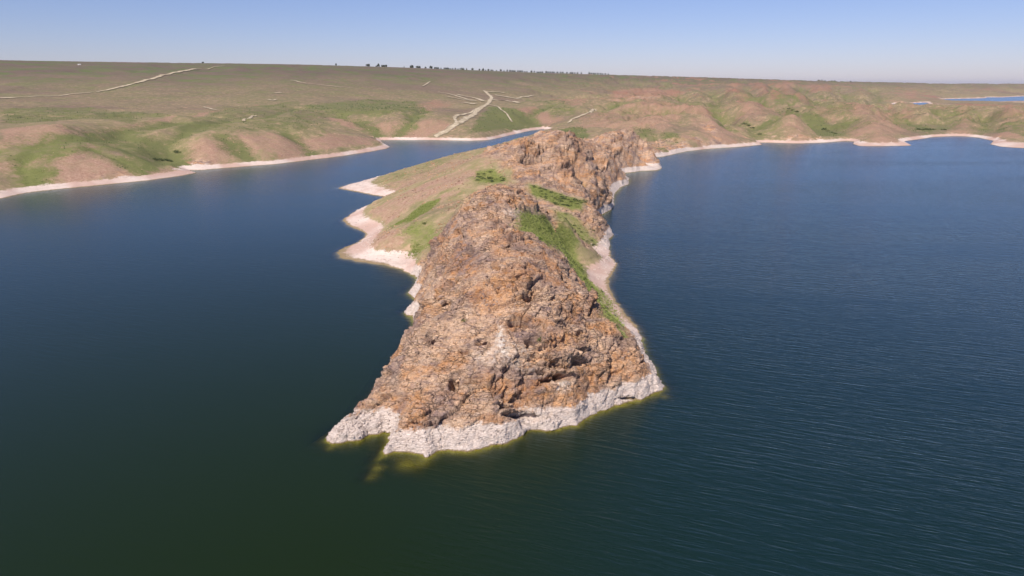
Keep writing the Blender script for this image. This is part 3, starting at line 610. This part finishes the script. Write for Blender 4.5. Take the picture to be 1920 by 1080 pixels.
def link(name, me, parent=None):
    o = bpy.data.objects.new(name, me); col.objects.link(o)
    if parent: o.parent = parent
    return o
def empty(name, loc, rz=0):
    o = bpy.data.objects.new(name, None); o.empty_display_size = .5; col.objects.link(o); o.location = loc; o.rotation_euler = (0, 0, rz); return o

# ------------------------------------------------------------------ land meshes
idx = np.arange(nr*nc).reshape(nr, nc)
quads = np.stack([idx[:-1, :-1], idx[:-1, 1:], idx[1:, 1:], idx[1:, :-1]], -1).reshape(-1, 4)
zf = Z.ravel(); keep = zf[quads].max(1) > -7
cx_ = X.ravel()[quads[:, 0]]; cy_ = Y.ravel()[quads[:, 0]]
head = (cy_ < 950) & (cx_ > -.33*cy_) & (cx_ < .4*cy_)
allV = np.stack([X.ravel(), Y.ravel(), zf], -1)
A_all = {'cover': 1-RK, 'green': GREEN*(1-RK*.6), 'bare': BARE, 'pale': PALE, 'orange': ORANGE, 'purple': PURPLE}
def submesh(name, sel):
    q = quads[sel]; used = np.unique(q); mp = np.full(nr*nc, -1, np.int64); mp[used] = np.arange(len(used))
    return link(name, mesh_np(name, allV[used], mp[q], M_LAND, {k_: v_.ravel()[used] for k_, v_ in A_all.items()}))
headland = tag(submesh('rocky_headland', keep & head), 'long rocky headland running away from the camera between two arms of the lake', kind='structure')
hills = tag(submesh('steppe_hills', keep & ~head), 'rolling steppe hills and plateau round the lake', kind='structure')
print('land tris', 2*keep.sum())

# ------------------------------------------------------------------ water: one level sheet to the horizon
ang = np.radians(np.concatenate([np.arange(-180, -48, 6), np.linspace(-48, -20, 60)[:-1], np.linspace(-20, 16, 190)[:-1], np.linspace(16, 48, 70)[:-1], np.arange(48, 180, 6)]))
rad = spaced([(20,130,20,0),(130,330,.9,0),(330,1700,.006,1),(1700,60000,.03,1)])
AN, RD = np.meshgrid(ang, rad); wx = np.sin(AN)*RD; wy = np.cos(AN)*RD
dep = np.full(wx.shape, 20.0); inb = (wy > 140) & (np.abs(wx/np.maximum(wy, 1)) < 1.05)
zz, sdd, _ = land(wx[inb], wy[inb]); dep[inb] = np.where(zz < 0, -zz, 0.0)
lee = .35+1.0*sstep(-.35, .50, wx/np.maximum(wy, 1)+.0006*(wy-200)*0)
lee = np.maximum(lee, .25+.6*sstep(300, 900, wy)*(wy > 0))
nw_r, nw_c = wx.shape; ii = np.arange(nw_r*nw_c).reshape(nw_r, nw_c)
q1 = np.stack([ii[:-1, :], np.roll(ii[:-1, :], -1, 1), np.roll(ii[1:, :], -1, 1), ii[1:, :]], -1).reshape(-1, 4)
Vw = np.stack([wx.ravel(), wy.ravel(), np.zeros(wx.size)], -1); Vw = np.vstack([Vw, [0, 0, 0]])
cen = len(Vw)-1; ring = ii[0]; q0 = np.stack([np.full(nw_c//2, cen), ring[0:2*(nw_c//2):2], ring[1:2*(nw_c//2):2], ring[np.arange(2, 2*(nw_c//2)+2, 2) % nw_c]], -1)
Qw = np.vstack([q1, q0[:, ::-1]])
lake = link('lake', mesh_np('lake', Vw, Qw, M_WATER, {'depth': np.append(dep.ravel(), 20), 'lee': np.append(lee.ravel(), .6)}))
tag(lake, 'dark green to blue wind-rippled lake', kind='structure')

# ------------------------------------------------------------------ dirt tracks draped on the land
def track(px, width, label, name='dirt_track'):
    pw = [hit(u, v) for u, v in px]; L = []
    for a, b in zip(pw[:-1], pw[1:]):
        n = max(2, int((b-a).length/(a.y*.006)))
        L += [a.lerp(b, i/n) for i in range(n)]
    L.append(pw[-1]); P = np.array([(p.x, p.y) for p in L])
    for _ in range(3): P[1:-1] = (P[:-2]+2*P[1:-1]+P[2:])/4
    T = np.gradient(P, axis=0); T /= np.linalg.norm(T, axis=1)[:, None]+1e-9; Nn = np.stack([-T[:, 1], T[:, 0]], 1)
    wj = width*1.35*(1+.3*fbm(P[:, 0]/90, P[:, 1]/90, P[:, 0]*0, 3))
    V = []; offs = np.linspace(-.5, .5, 5)
    for o_ in offs:
        q = P+Nn*(o_*wj)[:, None]; z = grid_z(q[:, 0], q[:, 1])+1.1*q[:, 1]/1500+.12
        V.append(np.stack([q[:, 0], q[:, 1], z], -1))
    V = np.stack(V, 1); n = len(P); V = V.reshape(-1, 3); ii = np.arange(n*5).reshape(n, 5)
    Q = np.stack([ii[:-1, :-1], ii[:-1, 1:], ii[1:, 1:], ii[1:, :-1]], -1).reshape(-1, 4)
    o = link(name, mesh_np(name, V, Q, M_TRACK, {'edge': np.tile(np.abs(offs)*2, n)})); tag(o, label, kind='structure'); return o
track([(-20,185),(0,184),(80,181),(160,175),(215,166),(260,155),(300,143),(340,134),(368,130)], 16, 'pale dirt track climbing the left plateau')
track([(372,130),(400,126.5),(433,124.5)], 6, 'thin end of the dirt track near the left skyline')
track([(816,257),(840,246),(863,230),(890,213),(913,197),(922,184),(916,178),(908,171)], 15, 'broad pale dirt track down to the far inlet')
track([(858,232),(851,222),(856,217),(870,215),(887,210),(905,199)], 9, 'side track looping beside the broad track')
track([(913,191),(890,184),(857,177.5)], 16, 'upper left branch of the track star')
track([(893,190),(847,178),(822,173.5)], 11, 'thin upper left branch of the track star')
track([(887,190),(860,185.5),(838,181.5)], 13, 'lower left branch of the track star')
track([(893,195.5),(870,193)], 15, 'short left branch of the track star')
track([(928,179),(960,183.5),(983,187.5)], 15, 'upper right branch of the track star')
track([(923,187),(950,189.5),(977,193.5)], 14, 'lower right branch of the track star')
track([(960,185),(980,182.5),(1002,180)], 10, 'thin right branch of the track star')
track([(908,173),(930,172.5),(947,175)], 9, 'thin top branch of the track star')
track([(918,197),(932,200),(942,208),(955,222),(960,229)], 5, 'faint track down the green slope')
track([(1065,231),(1073,223),(1100,215),(1110,208),(1116,205)], 8, 'winding pale track in the valley beyond the headland')
track([(793,162),(800,158),(807,154)], 7, 'short pale track scar on the plateau')
track([(545,151),(600,160),(640,164),(660,166)], 7, 'faint track across the upper plateau')
track([(457,228),(468,222),(480,217)], 5, 'short track on the green slope at left')
track([(515,175.5),(527,174)], 12, 'small bare scrape on the plateau')
track([(503,187),(512,190),(518,187)], 7, 'small forked scrape on the plateau')
track([(382,201),(396,205),(408,207)], 6, 'pale scrape beside the long gully')

# ------------------------------------------------------------------ rock blocks: single blocks of the crags, parts of the headland
def block_mesh(i):
    bm = bmesh.new(); rnd = random.Random(100+i)
    for _ in range(15):
        v = Vector((rnd.uniform(-1, 1), rnd.uniform(-1, 1), rnd.uniform(-1, 1)))
        v = Vector([math.copysign(abs(c)**.85, c) for c in v]); bm.verts.new((v.x, v.y*.85, v.z*.7))
    r = bmesh.ops.convex_hull(bm, input=bm.verts[:])
    bmesh.ops.delete(bm, geom=[g for g in bm.verts if not g.link_faces], context='VERTS')
    me = bpy.data.meshes.new('rock_block'); bm.to_mesh(me); bm.free(); me.materials.append(M_LAND); return me
blocks = [block_mesh(i) for i in range(9)]
cand = np.argwhere((RK > .85) & (Z > .6) & (DD < 430) & (np.abs(TT) < .32))
wgt = 1/DD[cand[:, 0], cand[:, 1]]**0; sel = RNG.choice(len(cand), 285, replace=False)
for n_, c in enumerate(cand[sel]):
    j, i = c; p = Vector((X[j, i], Y[j, i], Z[j, i])); nrm = Vector((NX[j, i], NY[j, i], NZ[j, i]))
    o = link('rock_block', blocks[n_ % 9], headland)
    s = random.choice((.8, 1.1, 1.5, 2.2))*random.uniform(.7, 1.15)
    if Z[j, i] < 7: s *= .75
    q = nrm.to_track_quat('Z', 'Y').to_matrix().to_4x4() @ Matrix.Rotation(math.radians(32+random.uniform(-35, 35)), 4, 'Z')
    o.matrix_local = Matrix.Translation(p-nrm*s*.42) @ q @ Matrix.Diagonal((s*random.uniform(1.1, 1.8), s*random.uniform(.7, 1.1), s*random.uniform(.45, .8), 1))
# rubble: small stones nobody could count
def scatter_joined(name, base_V, base_F, P, sc, rz, mat, parent=None, tiltN=None, attrs=None):
    n = len(P); m = len(base_V); c, s_ = np.cos(rz), np.sin(rz)
    V = np.zeros((n, m, 3)); b = base_V[None]*sc[:, None, None] if sc.ndim == 1 else base_V[None]*sc[:, None, :]
    V[..., 0] = b[..., 0]*c[:, None]-b[..., 1]*s_[:, None]; V[..., 1] = b[..., 0]*s_[:, None]+b[..., 1]*c[:, None]; V[..., 2] = b[..., 2]
    V += P[:, None]; F = (base_F[None]+(np.arange(n)*m)[:, None, None]).reshape(-1, base_F.shape[1])
    o = link(name, mesh_np(name, V.reshape(-1, 3), F, mat, smooth=False), parent); return o
def base_of(me):
    me.calc_loop_triangles(); V = np.array([v.co[:] for v in me.vertices]); F = np.array([t.vertices[:] for t in me.loop_triangles]); return V, F
cand = np.argwhere((RK > .6) & (Z > .4) & (DD < 900) & (np.abs(TT) < .32)); sel = cand[RNG.choice(len(cand), 5200, replace=False)]
for b_i in (0, 4):
    s5 = sel[b_i//4::2]; P = np.stack([X[s5[:, 0], s5[:, 1]], Y[s5[:, 0], s5[:, 1]], Z[s5[:, 0], s5[:, 1]]], -1)
    sc = RNG.uniform(.18, .6, (len(P), 3))*np.clip(P[:, 1]/380, 1, 1.8)[:, None]
    o = scatter_joined('rubble', *base_of(blocks[b_i]), P, sc, RNG.uniform(0, 6.28, len(P)), M_LAND, headland); o['kind'] = 'stuff'

cand = np.argwhere((Z > .15) & (Z < 6.5) & (DD < 950) & (DD > 170) & (np.abs(TT) < .5)); s5 = cand[RNG.choice(len(cand), 3200, replace=False)]
P = np.stack([X[s5[:, 0], s5[:, 1]], Y[s5[:, 0], s5[:, 1]], Z[s5[:, 0], s5[:, 1]]], -1); P = P[fbm(P[:, 0]/12, P[:, 1]/12, P[:, 0]*0, 3) > -.02]
tag(scatter_joined('shore_stones', *base_of(blocks[6]), P, RNG.uniform(.2, .75, (len(P), 3))*np.clip(P[:, 1]/380, .8, 2)[:, None], RNG.uniform(0, 6.28, len(P)), M_LAND), 'pale stones strewn along the bleached shore', kind='stuff')

cand = np.argwhere((Z > 6) & (DD < 950) & (RK < .5) & (GREEN < .5) & (np.abs(TT) < .3)); s5 = cand[RNG.choice(len(cand), 4200, replace=False)]
P = np.stack([X[s5[:, 0], s5[:, 1]], Y[s5[:, 0], s5[:, 1]], Z[s5[:, 0], s5[:, 1]]], -1); P = P[fbm(P[:, 0]/16, P[:, 1]/16, P[:, 0]*0+4, 4) > .04]
tag(scatter_joined('slope_stones', *base_of(blocks[3]), P, RNG.uniform(.2, 1.0, (len(P), 3))*np.clip(P[:, 1]/480, .8, 1.6)[:, None], RNG.uniform(0, 6.28, len(P)), M_LAND), 'stones lying on the grassy headland slope', kind='stuff')

# ------------------------------------------------------------------ shrubs and grass
def leaf_cloud(name, n, leaf, shape, mat, seed, squash=.6):
    r = np.random.default_rng(seed); V = []; F = []
    for i in range(n):
        th = r.uniform(0, 6.28); ph = math.acos(r.uniform(-.15, 1)); rad = r.uniform(.45, 1)**.5*(1+.35*math.sin(th*3+seed)+.2*math.sin(5*ph+seed))
        c = np.array([math.sin(ph)*math.cos(th), math.sin(ph)*math.sin(th), math.cos(ph)*squash+.12])*rad
        a = r.normal(size=3); a /= np.linalg.norm(a); b = np.cross(a, r.normal(size=3)); b /= np.linalg.norm(b); l_ = leaf*r.uniform(.6, 1.4)
        k = len(V); V += [c-a*l_, c+b*l_*.6, c+a*l_, c-b*l_*.6]; F.append((k, k+1, k+2, k+3))
    return mesh_np(name, np.array(V), np.array(F), mat, smooth=False)
def stems(name, n, h, mat, seed, spread=.5, r0=.035):
    bm = bmesh.new(); r = random.Random(seed)
    for i in range(n):
        a = r.uniform(0, 6.28); top = Vector((math.cos(a)*spread*r.random(), math.sin(a)*spread*r.random(), h))
        d = top.normalized(); m = Matrix.Translation(top*.5) @ d.to_track_quat('Z', 'Y').to_matrix().to_4x4()
        bmesh.ops.create_cone(bm, cap_ends=True, segments=5, radius1=r0, radius2=r0*.4, depth=top.length+.2, matrix=m)
    me = bpy.data.meshes.new(name); bm.to_mesh(me); bm.free(); me.materials.append(mat); return me
SH = [leaf_cloud('foliage', 150, .13, 0, M_SHRUB, 11+i, .55) for i in range(3)]+[leaf_cloud('foliage', 150, .14, 0, M_SHRUB2, 31+i, .5) for i in range(3)]
ST = stems('stem', 5, .5, M_BARK, 3)
def shrub(p, s, k, label, group):
    r = empty('shrub', p, random.uniform(0, 6.28)); r.scale = (s, s, s*random.uniform(.75, 1.1))
    tag(r, label, 'shrub', group); link('foliage', SH[k], r); link('stem', ST, r); return r
def in_poly(P, n, rnd):
    lo, hi_ = P.min(0), P.max(0); out = []
    while len(out) < n:
        q = rnd.uniform(lo, hi_, (200, 2)); m = poly_sd(P, q[:, 0], q[:, 1]) > 0; out += list(q[m])
    return np.array(out[:n])
for nm, n, smin, smax, k0, lab in [
  ('ridge_grass', 46, .5, 1.3, 0, 'low green shrub in the bright grass patch on the headland saddle'),
  ('gully_grass', 40, .6, 1.3, 3, 'dull green shrub on the slope above the right white shore'),
  ('flank_grass', 42, .5, 1.3, 0, 'low green shrub on the grassy strip right of the front crag'),
  ('saddle_scrub', 48, .8, 1.8, 3, 'dark green shrub in the gully before the second crag'),
  ('saddle_scrub_left', 28, .8, 1.8, 3, 'dark green shrub in the hollow left of the second crag')]:
    Q = in_poly(patch_world[nm], n, RNG); zq = grid_z(Q[:, 0], Q[:, 1])
    sz = [random.uniform(smin, smax) for _ in Q]; sz[0] = smax*1.45
    ex = {}
    for w_, k_ in (('leftmost', int(np.argmin(Q[:, 0]))), ('rightmost', int(np.argmax(Q[:, 0]))), ('nearest', int(np.argmin(Q[:, 1]))), ('farthest', int(np.argmax(Q[:, 1]))), ('largest', 0)): ex.setdefault(k_, w_)
    for i, ((x, y), z) in enumerate(zip(Q, zq)):
        shrub((x, y, z-.05), sz[i], k0+random.randrange(3), (ex[i]+' '+lab) if i in ex else lab, 'shrubs: '+lab.split(' in the ')[-1].split(' on the ')[-1])
for (u, v, s, lab) in [(796,420,1.8,'lone round shrub on the meadow left of the headland crest'),(1016,648,1.6,'single green shrub rooted in the front rock face'),(870,598,1.0,'small olive shrub high on the left of the front face')]:
    p = hit(u, v); shrub((p.x, p.y, float(grid_z(np.array([p.x]), np.array([p.y]))[0])), s, 0, lab, 'lone shrubs on the headland')
# dark bushes along the far shores
i_ = 0
for lab, pts_ in [('dark bush in the gully above the left shore', [(289,299),(294,300),(299,299),(304,301),(310,300),(316,302),(322,303),(330,284),(333,286)]),
   ('dark bush at the foot of the right valley', [(1722,243),(1729,244),(1736,243),(1742,244),(1750,243.5),(1770,244),(1566,251),(1560,249),(1552,246),(1545,243),(1424,252),(1411,240),(1404,236),(1396,233),(1480,204),(1486,207),(1494,210)])]:
    for (u, v) in pts_:
        p = hit(u, v); s = p.y*.0032*random.uniform(.7, 1.3); shrub((p.x, p.y, p.z-.1), s, 3+i_ % 3, lab, 'bushes: '+lab); i_ += 1
# grass tufts: uncountable
tv = []; tf = []
for i in range(5):
    a = i*1.26; d = np.array([math.cos(a), math.sin(a), 0]); n = np.array([-d[1], d[0], 0]); k = len(tv)
    tv += [d*.1+n*.12, d*.1-n*.12, d*.42+np.array([0, 0, .55])]; tf.append((k, k+1, k+2))
tv = np.array(tv); tf = np.array(tf)
for nm, n in [('ridge_grass', 3800), ('gully_grass', 1500), ('flank_grass', 3400), ('saddle_scrub', 1200), ('saddle_scrub_left', 600), ('slope_strip', 1500), ('hollow_grass', 600)]:
    Q = in_poly(patch_world[nm], int(n*1.1), RNG); Q = Q+RNG.normal(0, 2.2*max(1, Q[0, 1]/350), Q.shape)
    Q = Q[grid_z(Q[:, 0], Q[:, 1], GREEN)+.5*fbm(Q[:, 0]/5, Q[:, 1]/5, Q[:, 0]*0, 3) > RNG.uniform(.1, 1.0, len(Q))]; n = len(Q)
    z = grid_z(Q[:, 0], Q[:, 1]); P = np.column_stack([Q, z])
    o = scatter_joined('grass', tv, tf, P, RNG.uniform(.5, 1.3, n), RNG.uniform(0, 6.28, n), M_GRASS); tag(o, 'tufts of green grass on the headland', kind='stuff')

# scattered scrub and stones on the far hillsides: uncountable specks
cand = np.argwhere((GREEN > .45) & (DD > 620) & (DD < 3200) & (Z > 5) & (np.abs(TT) < .85) & (RNG.random(shape) < .2))
cand = cand[RNG.choice(len(cand), 7000, replace=False)]
P = np.stack([X[cand[:, 0], cand[:, 1]], Y[cand[:, 0], cand[:, 1]], Z[cand[:, 0], cand[:, 1]]], -1)
P = P[fbm(P[:, 0]/70, P[:, 1]/70, P[:, 0]*0+3, 4) > -.05]
bv = np.array([(1,0,0),(0,1,0),(-1,0,0),(0,-1,0),(.1,.1,.9),(0,0,-.4)], float); bf = np.array([(0,1,4),(1,2,4),(2,3,4),(3,0,4)])
tag(scatter_joined('hill_scrub', bv, bf, P, RNG.uniform(.5, 1.5, len(P))*np.clip(P[:, 1]/1300, .7, 1.6), RNG.uniform(0, 6.28, len(P)), M_SHRUB2), 'specks of dark scrub over the far hillsides', kind='stuff')
cand = np.argwhere((BARE > .3) & (DD > 620) & (DD < 2200) & (Z > 4) & (np.abs(TT) < .85)); cand = cand[RNG.choice(len(cand), 5000, replace=False)]
P = np.stack([X[cand[:, 0], cand[:, 1]], Y[cand[:, 0], cand[:, 1]], Z[cand[:, 0], cand[:, 1]]], -1)
tag(scatter_joined('hill_stones', *base_of(blocks[2]), P, RNG.uniform(.3, 1.3, (len(P), 3))*np.clip(P[:, 1]/1100, .7, 1.6)[:, None], RNG.uniform(0, 6.28, len(P)), M_LAND), 'stones strewn on the bare slopes', kind='stuff')

# ------------------------------------------------------------------ trees along the skyline
TR = [leaf_cloud('crown', 150, .30, 0, M_TREE, 51+i, .85) for i in range(4)]; TS = stems('trunk', 2, 1.0, M_BARK, 8, .08, .06)
trees = [(383,2.6,3.2,'lone squat tree on the left skyline where the track fades'),(631,4.2,2.2,'lone thin tree on the skyline, leftmost of the tree row'),(691,4.6,6.2,'broad round tree on the skyline, first left of the row'),
 (706,2,2,None),(710.5,5.6,4,'tall round tree on the skyline beside a low clump'),(717,3.6,3.6,None),(720.6,3.8,3.4,None),(724.5,4,3.6,None),(758,2,1.4,None),(773,5.2,6,'large round tree at the left end of the long tree row'),
 (782.6,4,3.6,None),(786.5,4,4,None),(798,2.8,2.8,None),(808,5.2,4.8,'large round tree left of the dense part of the row')]
trees += [(x, h, w, None) for x, h, w in [(816,3,3),(819,3,2.4),(822,3,2.6),(827,2.4,2),(833,3,2),(836,3,2.4),(839,3.2,2.4),(841.5,3,2),(845,2,2),(849,2.6,2),(854,3.2,2.2),(859,2.2,2),(863,3.2,2),(866.5,3.4,3),(869.5,3,2.6),(875,3.2,2),(886,3.8,3.6),
 (899,3,2.6),(906,4,3.6),(911,2,1.6),(916,3.2,3),(921,2.6,2.4),(924,2.4,2),(931,2,2),(939,3.6,3),(945,2,2),(951,3.6,2),(956.6,3.4,2.8),(961,3,3.6),(965,2.6,3),(971,3.2,2.4),(975,3.2,3),(979,3,2.6),(984,2,2),(988,2,2),
 (996.7,3.8,3),(1002,3.2,2),(1007,2.4,2),(1010,2.4,2),(1013,2.8,2.4),(1017,3,2.8),(1024,3.8,2.6),(1028,3,2.4),(1032,3,2.6),(1036,2.8,2.4),(1039,2.8,2),(1045,3,3),(1051,3.6,2),(1055,3,2.6),(1063,3,2.6),(1070,3,2.4),(1073,3.4,2.8),(1078,2.8,2),
 (1083,2.8,2.4),(1090,3.4,2),(1105,4.2,2.4),(1109,3,2.4),(1113,2.8,2.2),(1116,2.8,2.2),(1121,3,2.4),(1126.5,3.2,2.4),(1130,2.6,2),(1135,3,2),(1141,2.4,2),(1537,1.1,2.6),(1543,1.1,3),(1549,1.1,2.4),(1562,1.1,3),(1567,1.1,2.6),(1597,1.1,2.6)]]
ORD = {1: 'st', 2: 'nd', 3: 'rd'}
def nth(n): return str(n)+('th' if 10 < n % 100 < 14 else ORD.get(n % 10, 'th'))
order = sorted(range(len(trees)), key=lambda i: trees[i][0]); row = [i for i in order if trees[i][0] < 1300]; frow = [i for i in order if trees[i][0] > 1300]
for n_, (u, h, w, lab) in enumerate(trees):
    if not lab: lab = ('small dark tree on the plateau skyline, '+nth(row.index(n_)+1)+' from the left') if n_ in row else ('tiny far tree on the right skyline above red bluffs, '+nth(frow.index(n_)+1)+' from left')
    p = skyline(u); s = p.y/FPX*1.02; hh = h*s; r_ = empty('tree', (p.x, p.y, p.z-hh*.06), random.uniform(0, 6.28))
    g = 'trees along the plateau skyline' if u < 1300 else 'far trees on the right skyline'
    tag(r_, lab, 'tree', g)
    c = link('crown', TR[n_ % 4], r_); c.scale = (w*s*.5, w*s*.5, hh*.72); c.location = (0, 0, hh*.16)
    t = link('trunk', TS, r_); t.scale = (hh*.5, hh*.5, hh*.5)
# small white hut far on the left skyline
def hut(u, v, wpx, label):
    p = hit(u, v); s = p.y/FPX; w = wpx*s; r = empty('hut', (p.x, p.y, p.z-.3), .15); tag(r, label, 'hut')
    def bx(name, dims, loc, mat):
        bm = bmesh.new(); bmesh.ops.create_cube(bm, size=1); bmesh.ops.scale(bm, vec=dims, verts=bm.verts); me = bpy.data.meshes.new(name); bm.to_mesh(me); bm.free(); me.materials.append(mat)
        o = link(name, me, r); o.location = loc; return o
    bx('wall', (w, w*.5, w*.22), (0, 0, w*.11), M_HUT); 
    bm = bmesh.new(); vs = [bm.verts.new(c) for c in [(-w*.54,-w*.3,0),(w*.54,-w*.3,0),(w*.54,w*.3,0),(-w*.54,w*.3,0),(-w*.54,0,w*.14),(w*.54,0,w*.14)]]
    for f in [(0,1,5,4),(2,3,4,5),(0,4,3),(1,2,5),(0,3,2,1)]: bm.faces.new([vs[i] for i in f])
    me = bpy.data.meshes.new('roof'); bm.to_mesh(me); bm.free(); me.materials.append(M_ROOF); o = link('roof', me, r); o.location = (0, 0, w*.222)
    d = bx('door', (w*.1, w*.02, w*.16), (w*.1, -w*.262, w*.085), M_BARK)
M_HUT = plain('hut_wall', (.6, .55, .5), (.7, .66, .6)); M_ROOF = plain('hut_roof', (.5, .5, .5), (.6, .6, .6))
hut(149, 121.8, 5, 'tiny pale hut just below the skyline at far left')

# ------------------------------------------------------------------ haze
HAZE = 1.7e-5
if HAZE:
    bm = bmesh.new(); bmesh.ops.create_cube(bm, size=1)
    bmesh.ops.scale(bm, vec=(120000, 120000, 320), verts=bm.verts); bmesh.ops.translate(bm, vec=(0, 0, 320/2-16), verts=bm.verts)
    me = bpy.data.meshes.new('haze'); bm.to_mesh(me); bm.free(); m, nt = new_mat('haze'); k = NT(nt)
    pv = k.add('ShaderNodeVolumePrincipled'); pv.inputs['Density'].default_value = HAZE; pv.inputs['Color'].default_value = (.80, .82, .95, 1)
    o_ = k.add('ShaderNodeOutputMaterial'); k.l.new(pv.outputs[0], o_.inputs['Volume']); me.materials.append(m)
    hz_o = link('haze', me); tag(hz_o, 'thin pale air haze over the lake and hills', kind='stuff')
